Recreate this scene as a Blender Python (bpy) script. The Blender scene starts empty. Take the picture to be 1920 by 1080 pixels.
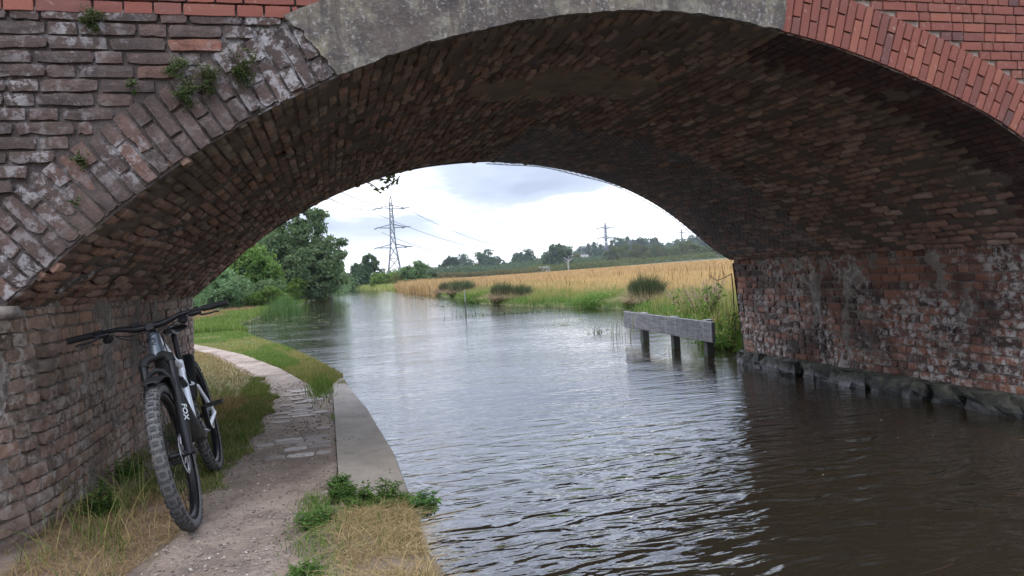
import bpy, math, random
import numpy as np
from mathutils import Matrix, Vector
rng = np.random.default_rng(7)
random.seed(7)
scn = bpy.context.scene
COL = scn.collection
rad = math.radians

# ------------------------------------------------------------------ camera
EYE = 1.34
YAW, PITCH, ROLL = rad(14.119), rad(-1.179), rad(3.205)
FPX = 1387.0
Fv = np.array([math.sin(YAW)*math.cos(PITCH), math.cos(YAW)*math.cos(PITCH), math.sin(PITCH)])
r0 = np.array([math.cos(YAW), -math.sin(YAW), 0.0])
u0 = np.cross(r0, Fv)
Rv = r0*math.cos(ROLL) - u0*math.sin(ROLL)
Uv = u0*math.cos(ROLL) + r0*math.sin(ROLL)
cam_d = bpy.data.cameras.new('camera')
cam = bpy.data.objects.new('camera', cam_d)
COL.objects.link(cam)
cam_d.sensor_width = 36.0
cam_d.lens = FPX/1920*36.0
cam_d.clip_start = 0.05
cam_d.clip_end = 6000
m = Matrix(((Rv[0], Uv[0], -Fv[0], 0), (Rv[1], Uv[1], -Fv[1], 0), (Rv[2], Uv[2], -Fv[2], EYE), (0, 0, 0, 1)))
cam.matrix_world = m
scn.camera = cam

# ------------------------------------------------------------------ node helper
class NT:
    def __init__(s, tree):
        s.t = tree; s.N = tree.nodes; s.L = tree.links
    def put(s, sock, v):
        if v is None: return
        if isinstance(v, bpy.types.NodeSocket): s.L.new(v, sock)
        elif isinstance(v, bpy.types.Node): s.L.new(v.outputs[0], sock)
        else:
            if isinstance(v, (tuple, list)) and len(v) == 3 and sock.type == 'RGBA': v = (*v, 1)
            sock.default_value = v
    def n(s, typ, props=None, **ins):
        nd = s.N.new('ShaderNode'+typ)
        for k, v in (props or {}).items(): setattr(nd, k, v)
        for k, v in ins.items():
            key = int(k[1:]) if k[0] == 'i' and k[1:].isdigit() else k.replace('_', ' ')
            s.put(nd.inputs[key], v)
        return nd
    def math(s, op, a, b=0.0, clamp=False):
        return s.n('Math', {'operation': op, 'use_clamp': clamp}, i0=a, i1=b).outputs[0]
    def mix(s, f, a, b, mode='MIX'):
        nd = s.N.new('ShaderNodeMix'); nd.data_type = 'RGBA'; nd.blend_type = mode
        s.put(nd.inputs[0], f); s.put(nd.inputs[6], a); s.put(nd.inputs[7], b)
        return nd.outputs[2]
    def noise(s, vec, scale, detail=4, rough=.55, dist=0.0, col=False):
        nd = s.n('TexNoise', None, Vector=vec, Scale=scale, Detail=detail, Roughness=rough, Distortion=dist)
        return nd.outputs['Color' if col else 'Fac']
    def mapv(s, vec, scale=(1, 1, 1), loc=(0, 0, 0), rot=(0, 0, 0)):
        return s.n('Mapping', None, Vector=vec, Scale=scale, Location=loc, Rotation=rot).outputs[0]
    def step(s, v, a, b):           # smooth ramp a..b -> 0..1
        nd = s.n('MapRange', {'interpolation_type': 'SMOOTHSTEP'}, i0=v, i1=a, i2=b, i3=0.0, i4=1.0)
        return nd.outputs[0]
    def ramp(s, v, stops):
        nd = s.N.new('ShaderNodeValToRGB'); s.put(nd.inputs[0], v)
        el = nd.color_ramp.elements
        while len(el) > 1: el.remove(el[0])
        el[0].position = stops[0][0]; el[0].color = (*stops[0][1], 1)
        for p, c in stops[1:]:
            e = el.new(p); e.color = (*c, 1)
        return nd.outputs[0]
    def pos(s): return s.n('NewGeometry').outputs['Position']
    def sep(s, v): 
        nd = s.n('SeparateXYZ', None, i0=v); return nd.outputs[0], nd.outputs[1], nd.outputs[2]
    def rnd(s):
        a = s.n('Attribute', {'attribute_name': 'rnd'}).outputs['Fac']
        o = s.n('ObjectInfo').outputs['Random']
        return s.math('FRACT', s.math('ADD', a, o))
    def bump(s, h, strength=.5, dist=.01, normal=None):
        nd = s.n('Bump', None, Strength=strength, Distance=dist, Height=h)
        if normal is not None: s.put(nd.inputs['Normal'], normal)
        return nd.outputs[0]

def material(name, fn):
    mt = bpy.data.materials.new(name); mt.use_nodes = True
    t = NT(mt.node_tree); t.N.clear()
    out = t.n('OutputMaterial')
    sh = fn(t)
    t.L.new(sh if isinstance(sh, bpy.types.NodeSocket) else sh.outputs[0], out.inputs[0])
    return mt
def bsdf(t, color, rough=.85, normal=None, **kw):
    return t.n('BsdfPrincipled', None, Base_Color=color, Roughness=rough, Normal=normal, **kw)

# ------------------------------------------------------------------ sky, sun, exposure
w = bpy.data.worlds.new('World'); scn.world = w; w.use_nodes = True
t = NT(w.node_tree); t.N.clear()
SUN_EL, SUN_AZ = rad(52), rad(205)          # soft sun behind cloud, high and to the left behind the camera
sky = t.n('TexSky', {'sky_type': 'NISHITA', 'sun_disc': False, 'sun_elevation': SUN_EL, 'sun_rotation': SUN_AZ})
d = t.n('TexCoord').outputs['Generated']
x, y, z = t.sep(d)
zz = t.math('ADD', t.math('MAXIMUM', z, 0.0), 0.16)
cx = t.math('DIVIDE', x, zz); cy = t.math('DIVIDE', y, zz)
cv = t.n('CombineXYZ', None, i0=cx, i1=cy, i2=0.3).outputs[0]
cn = t.noise(t.mapv(cv, loc=(6.3, 5.1, 0)), 0.62, 7, .55, .25)
cn2 = t.noise(t.mapv(cv, loc=(9.1, 4.7, 2)), 1.5, 6, .6, .2)
cl = t.math('ADD', t.math('MULTIPLY', cn, .75), t.math('MULTIPLY', cn2, .25))
cloud = t.ramp(cl, [(0.40, (3.6, 4.1, 5.4)), (0.525, (5.0, 5.6, 7.0)), (0.57, (8.0, 8.6, 9.8)), (0.625, (15.6, 15.6, 15.6))])
cloud = t.mix(t.math('MULTIPLY', t.math('SUBTRACT', 1.0, t.step(z, .01, .075)), .8), cloud, (14, 14.2, 14.4))   # pale horizon
# overcast skies brighten towards the zenith
up = t.math('ADD', 0.95, t.math('MULTIPLY', t.step(z, .12, .5), 2.8))
cloud = t.mix(1.0, cloud, t.n('CombineXYZ', None, i0=up, i1=up, i2=up).outputs[0], 'MULTIPLY')
skyc = t.mix(0.95, sky.outputs[0], cloud)
SKY_BG = t.n('Background', None, Color=skyc, Strength=0.1)
o = t.n('OutputWorld'); t.L.new(SKY_BG.outputs[0], o.inputs[0])

sd = bpy.data.lights.new('sun', 'SUN'); sun = bpy.data.objects.new('sun', sd); COL.objects.link(sun)
sd.energy = 0.9; sd.angle = rad(25); sd.color = (1, .97, .92)
sdir = Vector((math.sin(SUN_AZ)*math.cos(SUN_EL), math.cos(SUN_AZ)*math.cos(SUN_EL), math.sin(SUN_EL)))
sun.rotation_euler = sdir.to_track_quat('Z', 'Y').to_euler()
vs = scn.view_settings
scn.display_settings.display_device = 'sRGB'
vs.view_transform = 'Standard'; vs.look = 'None'; vs.exposure = 0.68; vs.gamma = 1; vs.use_curve_mapping = False
scn.cycles.max_bounces = 8; scn.cycles.diffuse_bounces = 5; scn.cycles.glossy_bounces = 3; scn.cycles.transparent_max_bounces = 6

# ------------------------------------------------------------------ object helpers
def tag(o, label=None, cat=None, group=None, kind=None):
    if label: o['label'] = label
    if cat: o['category'] = cat
    if group: o['group'] = group
    if kind: o['kind'] = kind
    return o
def link(name, me, mats, parent=None, loc=None):
    o = bpy.data.objects.new(name, me)
    for mt in (mats if isinstance(mats, (list, tuple)) else [mats]):
        if mt is not None and me is not None and len(me.materials) < (len(mats) if isinstance(mats, (list, tuple)) else 1): me.materials.append(mt)
    COL.objects.link(o)
    if parent is not None: o.parent = parent
    if loc is not None: o.location = loc
    return o
def empty(name, loc=(0, 0, 0), rz=0):
    o = bpy.data.objects.new(name, None); COL.objects.link(o); o.location = loc; o.rotation_euler = (0, 0, rz); o.empty_display_size = .1
    return o
def mesh_np(name, V, Fq, rnd=None, smooth=False, midx=None):
    """V (n,3); Fq (m,k) equal-size faces array or list of arrays"""
    me = bpy.data.meshes.new(name)
    V = np.asarray(V, np.float32)
    Fs = Fq if isinstance(Fq, list) else [Fq]
    Fs = [np.asarray(f, np.int32) for f in Fs if len(f)]
    me.vertices.add(len(V)); me.vertices.foreach_set('co', V.ravel())
    nl = sum(f.size for f in Fs); nf = sum(len(f) for f in Fs)
    me.loops.add(nl); me.polygons.add(nf)
    me.loops.foreach_set('vertex_index', np.concatenate([f.ravel() for f in Fs]))
    tot = np.concatenate([np.full(len(f), f.shape[1], np.int32) for f in Fs])
    st = np.concatenate([[0], np.cumsum(tot)[:-1]]).astype(np.int32)
    me.polygons.foreach_set('loop_start', st)
    me.update(calc_edges=True)
    me.polygons.foreach_set('use_smooth', np.full(nf, bool(smooth)))
    if midx is not None: me.polygons.foreach_set('material_index', np.asarray(midx, np.int32))
    if rnd is not None:
        a = me.attributes.new('rnd', 'FLOAT', 'POINT'); a.data.foreach_set('value', np.asarray(rnd, np.float32))
    me.validate(); me.update()
    return me
class MB:
    """collects shapes into one mesh"""
    def __init__(s): s.V = []; s.F = []; s.k = 0
    def add(s, V, F):
        V = [tuple(map(float, v)) for v in V]
        s.V += V; s.F += [tuple(int(i)+s.k for i in f) for f in F]; s.k += len(V); return s
    def box(s, c, size, rot=None, bev=0.0):
        hx, hy, hz = (q/2 for q in size)
        if bev > 0:
            P = []
            b = min(bev, hx*.9, hy*.9, hz*.9)
            for sz in (-1, 1):
                for k, (ix, iy, iz) in enumerate([(b, b, 0), ]):
                    pass
            # chamfered box: 24 verts
            vs, fs = [], []
            idx = {}
            for sx in (-1, 1):
                for sy in (-1, 1):
                    for sz in (-1, 1):
                        for ax in range(3):
                            v = [sx*(hx-(0 if ax == 0 else b)), sy*(hy-(0 if ax == 1 else b)), sz*(hz-(0 if ax == 2 else b))]
                            idx[(sx, sy, sz, ax)] = len(vs); vs.append(v)
            for ax in range(3):
                a1, a2 = [(1, 2), (2, 0), (0, 1)][ax]
                for sg in (-1, 1):
                    q = []
                    for (p1, p2) in ((-1, -1), (1, -1), (1, 1), (-1, 1)):
                        ss = [0, 0, 0]; ss[ax] = sg; ss[a1] = p1; ss[a2] = p2
                        q.append(idx[(*ss, ax)])
                    fs.append(q if sg > 0 else q[::-1])
            for ax in range(3):
                a1, a2 = [(1, 2), (2, 0), (0, 1)][ax]
                for p1 in (-1, 1):
                    for p2 in (-1, 1):
                        def g(sg, w):
                            ss = [0, 0, 0]; ss[ax] = sg; ss[a1] = p1; ss[a2] = p2; return idx[(*ss, w)]
                        q = [g(-1, a1), g(1, a1), g(1, a2), g(-1, a2)]
                        fs.append(q if p1*p2 > 0 else q[::-1])
            for sx in (-1, 1):
                for sy in (-1, 1):
                    for sz in (-1, 1):
                        q = [idx[(sx, sy, sz, a)] for a in range(3)]
                        fs.append(q if sx*sy*sz > 0 else q[::-1])
        else:
            vs = [(sx*hx, sy*hy, sz*hz) for sz in (-1, 1) for sy in (-1, 1) for sx in (-1, 1)]
            fs = [(0, 2, 3, 1), (4, 5, 7, 6), (0, 1, 5, 4), (2, 6, 7, 3), (0, 4, 6, 2), (1, 3, 7, 5)]
        R = rot if rot is not None else Matrix.Identity(3)
        c = Vector(c)
        return s.add([R @ Vector(v) + c for v in vs], fs)
    def tube(s, pts, r, seg=10, caps=True, flat=None):
        pts = [Vector(p) for p in pts]; n = len(pts)
        rr = r if isinstance(r, (list, tuple)) else [r]*n
        V = []; F = []
        tang = []
        for i in range(n):
            a = pts[max(i-1, 0)]; b = pts[min(i+1, n-1)]
            tang.append((b-a).normalized())
        ref = Vector((0, 0, 1)) if abs(tang[0].z) < .9 else Vector((0, 1, 0))
        nx = tang[0].cross(ref).normalized()
        for i in range(n):
            nx = (nx - tang[i]*nx.dot(tang[i])).normalized(); ny = tang[i].cross(nx)
            ra = rr[i] if isinstance(rr[i], (list, tuple)) else (rr[i], rr[i])
            for k in range(seg):
                a = 2*math.pi*k/seg
                V.append(pts[i] + nx*(math.cos(a)*ra[0]) + ny*(math.sin(a)*ra[1]))
        for i in range(n-1):
            for k in range(seg):
                k2 = (k+1) % seg
                F.append((i*seg+k, i*seg+k2, (i+1)*seg+k2, (i+1)*seg+k))
        if caps:
            F.append(tuple(range(seg))[::-1]); F.append(tuple((n-1)*seg+k for k in range(seg)))
        return s.add(V, F)
    def lathe(s, prof, seg, M):      # prof list of (r, h) round local z, M 4x4; closed ring if prof[0]==prof[-1]
        V = []; F = []; n = len(prof)
        for k in range(seg):
            a = 2*math.pi*k/seg
            for r, h in prof: V.append(M @ Vector((r*math.cos(a), r*math.sin(a), h)))
        for k in range(seg):
            k2 = (k+1) % seg
            for i in range(n-1): F.append((k*n+i, k2*n+i, k2*n+i+1, k*n+i+1))
        return s.add(V, F)
    def mesh(s, name, smooth=False):
        me = bpy.data.meshes.new(name); me.from_pydata(s.V, [], s.F); me.validate(); me.update()
        if smooth:
            me.polygons.foreach_set('use_smooth', [True]*len(me.polygons))
            try: me.set_sharp_from_angle(angle=rad(40))
            except Exception: pass
        return me
    def build(s, name, mt, parent=None, smooth=False):
        return link(name, s.mesh(name, smooth), mt, parent)

def vnoise(P, scale, seed=0, oct=3):
    """cheap value noise on an (n,3) array, 0..1"""
    P = np.asarray(P, float)*scale + seed*17.13
    out = np.zeros(len(P)); amp = 1; tot = 0
    for o_ in range(oct):
        i = np.floor(P).astype(np.int64); f = P-i; f = f*f*(3-2*f)
        def h(dx, dy, dz):
            n = (i[:, 0]+dx)*374761393 + (i[:, 1]+dy)*668265263 + (i[:, 2]+dz)*2147483647 + seed*1274126177
            n = (n ^ (n >> 13))*1274126177; n = n ^ (n >> 16)
            return (n & 0xffff)/65535.0
        x0 = h(0, 0, 0)*(1-f[:, 0])+h(1, 0, 0)*f[:, 0]; x1 = h(0, 1, 0)*(1-f[:, 0])+h(1, 1, 0)*f[:, 0]
        x2 = h(0, 0, 1)*(1-f[:, 0])+h(1, 0, 1)*f[:, 0]; x3 = h(0, 1, 1)*(1-f[:, 0])+h(1, 1, 1)*f[:, 0]
        a = x0*(1-f[:, 1])+x1*f[:, 1]; b = x2*(1-f[:, 1])+x3*f[:, 1]
        out += amp*(a*(1-f[:, 2])+b*f[:, 2]); tot += amp; amp *= .5; P = P*2.03+5.3
    return out/tot
def sstep(x, a, b):
    q = np.clip((np.asarray(x, float)-a)/(b-a), 0, 1); return q*q*(3-2*q)
def at(px, Y):
    """the x at which the view direction through photo column px meets the plane y = Y near the horizon"""
    py = 528-.056*(px-680)
    dd = Fv + Rv*(px-960)/FPX - Uv*(py-540)/FPX
    return dd[0]/dd[1]*Y
def zat(px, py, Y):
    dd = Fv + Rv*(px-960)/FPX - Uv*(py-540)/FPX
    return EYE + dd[2]/dd[1]*Y
def grid_faces(nu, nv):
    i = np.arange(nu-1)[:, None]*nv + np.arange(nv-1)[None, :]
    i = i.ravel(); return np.stack([i, i+nv, i+nv+1, i+1], 1)

# ------------------------------------------------------------------ materials
def m_brick(pal, salt, moss, soot, wear=1.0, bscale=1.0, saltcol=(.36, .33, .31), vault=False, st=(.545, .63)):
    def f(t):
        p = t.pos(); r = t.rnd()
        base = t.ramp(r, pal)
        big = t.noise(p, 1.3, 5, .6)
        mid = t.noise(p, 9, 6, .7, .3)
        fine = t.noise(p, 55, 5, .75)
        c = t.mix(t.math('MULTIPLY', t.step(mid, .42, .66), .7), base, t.mix(.6, base, (.02, .016, .015)))
        c = t.mix(t.math('MULTIPLY', t.step(fine, .5, .75), .5), c, t.mix(.6, c, (.30, .2, .16)))
        if soot: c = t.mix(t.math('MULTIPLY', t.step(big, .45, .7), soot), c, (.014, .011, .010))
        if salt:
            s1 = t.noise(t.mapv(p, loc=(4, 7, 1)), 15, 8, .74, .12)
            s2 = t.noise(t.mapv(p, loc=(1, 3, 8)), 1.8, 3, .5)
            k = t.math('MULTIPLY', t.step(s1, *st), t.step(s2, .36, .58))
            c = t.mix(t.math('MULTIPLY', k, salt), c, saltcol)
        if moss:
            g = t.noise(t.mapv(p, loc=(2, 9, 5)), 3.2, 6, .65, .4)
            x, y, z = t.sep(p)
            if vault:
                edge = t.math('SUBTRACT', 1.0, t.step(y, 4.1, 5.4))
                edge = t.math('MULTIPLY', edge, t.step(z, 1.3, 1.9))
                k = t.math('MULTIPLY', t.step(t.math('ADD', g, t.math('MULTIPLY', edge, .32)), .62, .82), moss)
            else: k = t.math('MULTIPLY', t.step(g, .56, .72), moss)
            c = t.mix(k, c, (.068, .066, .044))
        h = t.math('ADD', t.math('MULTIPLY', mid, .7), t.math('MULTIPLY', fine, .5))
        return bsdf(t, c, .88, t.bump(h, .9*wear, .012*bscale), Specular_IOR_Level=.3)
    return f
PAL_OLD = [(0, (.072, .052, .045)), (.3, (.086, .060, .051)), (.6, (.098, .066, .055)), (.88, (.112, .072, .059)), (.965, (.15, .080, .06)), (.985, (.26, .10, .06)), (1, (.09, .07, .06))]
PAL_VAULT = [(0, (.16, .098, .074)), (.35, (.28, .165, .12)), (.7, (.36, .20, .142)), (.9, (.46, .32, .245)), (1, (.21, .145, .11))]
PAL_WALL = [(0, (.18, .130, .10)), (.3, (.255, .172, .125)), (.6, (.30, .188, .132)), (.85, (.35, .205, .14)), (1, (.24, .19, .155))]
PAL_NEW = [(0, (.14, .050, .038)), (.3, (.20, .062, .042)), (.6, (.17, .055, .038)), (.85, (.235, .080, .050)), (1, (.10, .045, .040))]
M_OLD = material('old_sooty_brick', m_brick(PAL_OLD, .95, .3, .4, 1.3, 1.2, saltcol=(.30, .275, .265), st=(.485, .575)))
M_VAULT = material('vault_brick', m_brick(PAL_VAULT, .6, .5, .3, 1.3, 1.4, (.30, .245, .205), True))
M_WALL = material('abutment_brick', m_brick(PAL_WALL, .8, .3, .45, 1.3, 1.3, (.38, .33, .28), st=(.46, .58)))
M_RWALL = material('canal_wall_brick', m_brick([(0, (.055, .034, .028)), (.3, (.13, .062, .044)), (.6, (.22, .092, .056)), (.85, (.29, .125, .078)), (1, (.08, .06, .05))], 1.0, .2, .8, 1.0, 1.2, (.37, .33, .30), st=(.48, .57)))
def f_new(t):
    p = t.pos(); base = t.ramp(t.rnd(), PAL_NEW)
    mid = t.noise(p, 18, 5, .6); fine = t.noise(p, 160, 3, .7)
    c = t.mix(t.math('MULTIPLY', t.step(mid, .5, .8), .4), base, (.20, .07, .06))
    c = t.mix(t.math('MULTIPLY', t.step(t.noise(p, 26, 7, .75, .1), .58, .68), .4), c, (.42, .33, .28))
    return bsdf(t, c, .8, t.bump(t.math('ADD', fine, mid), .4, .003), Specular_IOR_Level=.3)
M_NEW = material('new_red_brick', f_new)
M_NEWD = material('shaded_red_soffit_brick', m_brick([(0, (.05, .028, .026)), (.5, (.075, .034, .030)), (1, (.095, .042, .036))], .15, .2, .6))  # same red brick, with the shade under the arch put into its palette
def f_mortar(c0, c1, moss=.3):
    def f(t):
        p = t.pos(); a = t.noise(p, 7, 6, .7); b = t.noise(p, 60, 4, .7)
        c = t.mix(a, c0, c1)
        c = t.mix(t.math('MULTIPLY', t.step(t.noise(p, 2.1, 4), .5, .7), moss), c, (.03, .032, .02))
        return bsdf(t, c, .95, t.bump(t.math('ADD', a, t.math('MULTIPLY', b, .6)), .9, .012))
    return f
M_MORTAR = material('old_lime_mortar', m_brick([(0, (.055, .043, .038)), (1, (.075, .058, .050))], .9, .3, .3, 1.3, 1.0, (.27, .25, .24), st=(.485, .575)))
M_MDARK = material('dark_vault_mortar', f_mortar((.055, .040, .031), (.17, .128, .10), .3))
M_MWALL = material('wall_mortar', m_brick([(0, (.17, .138, .112)), (1, (.21, .172, .14))], .8, .25, .35, 1.2, 1.2, (.38, .34, .30), st=(.46, .58)))
M_MNEW = material('new_mortar', f_mortar((.24, .185, .15), (.34, .275, .225), 0.15))
def f_band(t):
    p = t.pos()
    a = t.noise(p, 3.5, 6, .65, .3); b = t.noise(p, 16, 8, .75, .15); c3 = t.noise(t.mapv(p, loc=(3, 1, 7)), 40, 6, .75, .1)
    c = t.ramp(a, [(.34, (.060, .048, .042)), (.46, (.115, .092, .074)), (.56, (.165, .138, .10)), (.68, (.22, .19, .12))])
    c = t.mix(t.math('MULTIPLY', t.step(b, .44, .60), .8), c, (.062, .052, .049))
    c = t.mix(t.math('MULTIPLY', t.step(c3, .54, .62), .75), c, (.33, .31, .28))
    c = t.mix(t.math('MULTIPLY', t.step(t.noise(p, 7, 7, .75, .1), .53, .62), .5), c, (.24, .22, .17))
    st_ = t.noise(t.mapv(p, scale=(9, 1, .9)), 1.0, 6, .7, .2)
    c = t.mix(t.math('MULTIPLY', t.step(st_, .50, .62), .65), c, (.050, .040, .036))
    c = t.mix(t.math('MULTIPLY', t.step(t.noise(t.mapv(p, loc=(5, 5, 2)), 2.2, 6, .7), .52, .62), .6), c, (.085, .062, .052))
    return bsdf(t, c, .92, t.bump(t.math('ADD', t.math('ADD', b, st_), t.math('MULTIPLY', c3, .5)), 1.0, .014))
M_BAND = material('lichened_cement_render', f_band)
def f_stone(t):
    p = t.pos(); a = t.noise(p, 6, 6, .7, .4); b = t.noise(p, 40, 5, .7); x, y, z = t.sep(p)
    c = t.ramp(a, [(.3, (.014, .012, .010)), (.5, (.035, .032, .025)), (.66, (.12, .11, .085))])
    c = t.mix(t.math('MULTIPLY', t.step(t.noise(p, 11, 5), .45, .65), .6), c, (.055, .062, .028))
    wet = t.math('SUBTRACT', 1.0, t.step(t.math('ADD', z, t.math('MULTIPLY', a, .06)), .05, .15))
    c = t.mix(t.math('MULTIPLY', wet, .85), c, (.008, .008, .007))
    return bsdf(t, c, t.math('SUBTRACT', .9, t.math('MULTIPLY', wet, .6)), t.bump(t.math('ADD', a, t.math('MULTIPLY', b, .5)), 1, .02))
M_STONE = material('mossy_footing_stone', f_stone)
def f_conc(t):
    p = t.pos(); a = t.noise(p, 2.2, 6, .65, .4); b = t.noise(p, 90, 5, .75); e = t.noise(p, 14, 6, .7, .5)
    c = t.ramp(a, [(.3, (.17, .14, .105)), (.5, (.26, .215, .165)), (.7, (.34, .295, .23))])
    c = t.mix(t.math('MULTIPLY', t.step(e, .5, .75), .55), c, (.13, .115, .10))
    c = t.mix(t.math('MULTIPLY', t.step(b, .6, .72), .5), c, (.12, .10, .09))
    x, y, z = t.sep(p)
    c = t.mix(t.math('MULTIPLY', t.math('SUBTRACT', 1.0, t.step(z, .02, .1)), .85), c, (.02, .02, .014))
    return bsdf(t, c, .85, t.bump(t.math('ADD', b, t.math('MULTIPLY', e, .8)), .55, .004))
M_CONC = material('worn_concrete', f_conc)
def f_dirt(t):
    p = t.pos(); a = t.noise(p, 1.6, 6, .65, .4); b = t.noise(p, 26, 6, .75, .3); v = t.n('TexVoronoi', None, Vector=p, Scale=75.0)
    e = t.noise(p, 150, 4, .7)
    c = t.ramp(a, [(.32, (.16, .112, .080)), (.48, (.28, .21, .153)), (.6, (.36, .28, .21)), (.72, (.42, .34, .265))])
    c = t.mix(t.math('MULTIPLY', t.step(t.noise(p, 5.5, 6, .7, .2), .50, .66), .6), c, (.115, .09, .072))
    c = t.mix(t.math('MULTIPLY', t.step(b, .48, .7), .6), c, (.14, .115, .10))
    c = t.mix(.35, c, t.mix(1, c, t.ramp(t.n('SeparateColor', None, i0=v.outputs['Color']).outputs[0], [(0, (.7, .66, .62)), (1, (1.25, 1.2, 1.16))]), 'MULTIPLY'))
    h = t.math('ADD', t.math('MULTIPLY', b, 1.0), t.math('SUBTRACT', t.math('MULTIPLY', e, .35), t.math('MULTIPLY', v.outputs['Distance'], .3)))
    return bsdf(t, c, .95, t.bump(h, 1.0, .02))
M_DIRT = material('towpath_dirt', f_dirt)
def f_pebble(t):
    c = t.ramp(t.rnd(), [(0, (.10, .080, .065)), (.5, (.23, .18, .14)), (.85, (.32, .26, .21)), (1, (.40, .36, .31))])
    return bsdf(t, c, .85)
M_PEB = material('pebble', f_pebble)
def f_turf(t):
    p = t.pos(); a = t.noise(p, 1.1, 5, .6); b = t.noise(p, 30, 5, .75)
    c = t.ramp(a, [(.35, (.055, .075, .02)), (.5, (.13, .14, .045)), (.65, (.23, .18, .085))])
    c = t.mix(t.math('MULTIPLY', t.step(b, .45, .7), .5), c, (.06, .05, .03))
    return bsdf(t, c, .95, t.bump(b, .8, .03))
M_TURF = material('turf', f_turf)
def f_bank(t):
    p = t.pos(); x, y, z = t.sep(p); a = t.noise(p, 2.1, 5, .6); b = t.noise(p, 34, 5, .75)
    turf = t.ramp(t.noise(p, 1.1, 5, .6), [(.35, (.055, .075, .02)), (.5, (.13, .14, .045)), (.65, (.23, .18, .085))])
    earth = t.ramp(a, [(.35, (.13, .092, .065)), (.55, (.25, .185, .135)), (.7, (.33, .26, .195))])
    c = t.mix(t.step(t.math('ADD', y, t.math('MULTIPLY', a, 2.0)), 9.0, 10.5), earth, turf)
    c = t.mix(t.math('MULTIPLY', t.step(b, .45, .7), .5), c, (.06, .05, .035))
    return bsdf(t, c, .95, t.bump(b, .9, .015))
M_BANK = material('earth_and_turf_bank', f_bank)
def f_field(t):
    p = t.pos(); a = t.noise(t.mapv(p, scale=(1, .35, 1)), .12, 6, .65); b = t.noise(p, 1.3, 6, .75)
    c = t.ramp(a, [(.35, (.30, .20, .105)), (.5, (.38, .26, .14)), (.65, (.43, .31, .18))])
    c = t.mix(t.math('MULTIPLY', t.step(b, .5, .7), .4), c, (.2, .13, .07))
    return bsdf(t, c, .95, t.bump(b, .8, .2))
M_FIELD = material('dry_field', f_field)
def f_hill(t):
    p = t.pos(); a = t.noise(p, .02, 5, .6); b = t.noise(p, .2, 5, .7)
    c = t.ramp(a, [(.4, (.05, .075, .03)), (.5, (.08, .10, .04)), (.6, (.2, .17, .08))])
    c = t.mix(t.math('MULTIPLY', b, .4), c, (.03, .05, .02))
    return bsdf(t, c, .95)
M_HILL = material('hillside', f_hill)
def f_water(t):
    p = t.pos(); x, y, z = t.sep(p)
    near = t.math('SUBTRACT', 1.0, t.step(y, 3.6, 8.0))
    calm = t.math('SUBTRACT', 1.0, t.math('MULTIPLY', t.step(x, 3.4, 4.6), t.math('MULTIPLY', .7, t.math('SUBTRACT', 1.0, t.step(y, 6.0, 9.0)))))
    rot = t.mapv(p, scale=(2.8, 7.0, 1), rot=(0, 0, rad(-12)))
    w1 = t.noise(rot, 1.0, 2, .5, .5)                     # long wavelets
    w2 = t.noise(t.mapv(p, scale=(5, 16, 1), rot=(0, 0, rad(-6)), loc=(3, 1, 0)), 1.0, 3, .6, .4)
    w3 = t.noise(t.mapv(p, scale=(1.0, 2.6, 1), rot=(0, 0, rad(-20))), 1.0, 2, .5)
    w4 = t.noise(t.mapv(p, scale=(26, 60, 1)), 1.0, 2, .5)
    patch = t.step(t.noise(t.mapv(p, scale=(.35, .5, 1)), 1.0, 2), .35, .65)
    amp1 = t.math('MULTIPLY', t.math('ADD', .20, t.math('MULTIPLY', near, 1.2)), calm)
    h = t.math('MULTIPLY', w1, amp1)
    h = t.math('ADD', h, t.math('MULTIPLY', t.math('MULTIPLY', w2, .22), t.math('ADD', .45, t.math('MULTIPLY', patch, .75))))
    h = t.math('ADD', h, t.math('MULTIPLY', w3, .5))
    h = t.math('ADD', h, t.math('MULTIPLY', t.math('MULTIPLY', w4, .035), patch))
    nrm = t.bump(h, 1.0, .026)
    col = t.mix(t.noise(p, .9, 4), (.022, .016, .009), (.015, .012, .007))
    return bsdf(t, col, .03, nrm, IOR=1.5, Specular_IOR_Level=.62)
M_WATER = material('canal_water', f_water)
def f_leaf(stops, trans=.35, bluish=None):
    def f(t):
        c = t.ramp(t.n('Attribute', {'attribute_name': 'rnd'}).outputs['Fac'], stops)
        o_ = t.n('ObjectInfo').outputs['Random']
        c = t.n('HueSaturation', None, Color=c, Hue=t.math('ADD', .485, t.math('MULTIPLY', o_, .03)), Value=t.math('ADD', .85, t.math('MULTIPLY', o_, .3)), Saturation=1.0).outputs[0]
        a = t.n('BsdfDiffuse', None, Color=c, Roughness=.8)
        b = t.n('BsdfTranslucent', None, Color=t.mix(.4, c, (.16, .2, .03)))
        return t.n('MixShader', None, i0=trans, i1=a.outputs[0], i2=b.outputs[0])
    return f
M_LGREEN = material('leaf_dark_green', f_leaf([(0, (.07, .12, .058)), (.5, (.13, .205, .095)), (1, (.21, .29, .145))]))
M_LLIGHT = material('leaf_light_green', f_leaf([(0, (.08, .14, .03)), (.5, (.13, .21, .05)), (1, (.19, .27, .08))]))
M_LFAR = material('leaf_far_green', f_leaf([(0, (.045, .072, .042)), (.5, (.07, .105, .058)), (1, (.10, .14, .075))]))
M_LOLIVE = material('leaf_olive', f_leaf([(0, (.07, .085, .03)), (.5, (.11, .13, .045)), (1, (.18, .17, .08))]))
M_GGREEN = material('grass_green', f_leaf([(0, (.055, .10, .022)), (.4, (.105, .185, .04)), (.8, (.17, .255, .06)), (1, (.31, .27, .13))], .3))
M_GSHADE = material('grass_dull_green', f_leaf([(0, (.06, .10, .022)), (.45, (.125, .185, .045)), (.72, (.20, .24, .075)), (.8, (.28, .22, .11)), (1, (.36, .27, .15))], .3))
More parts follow.
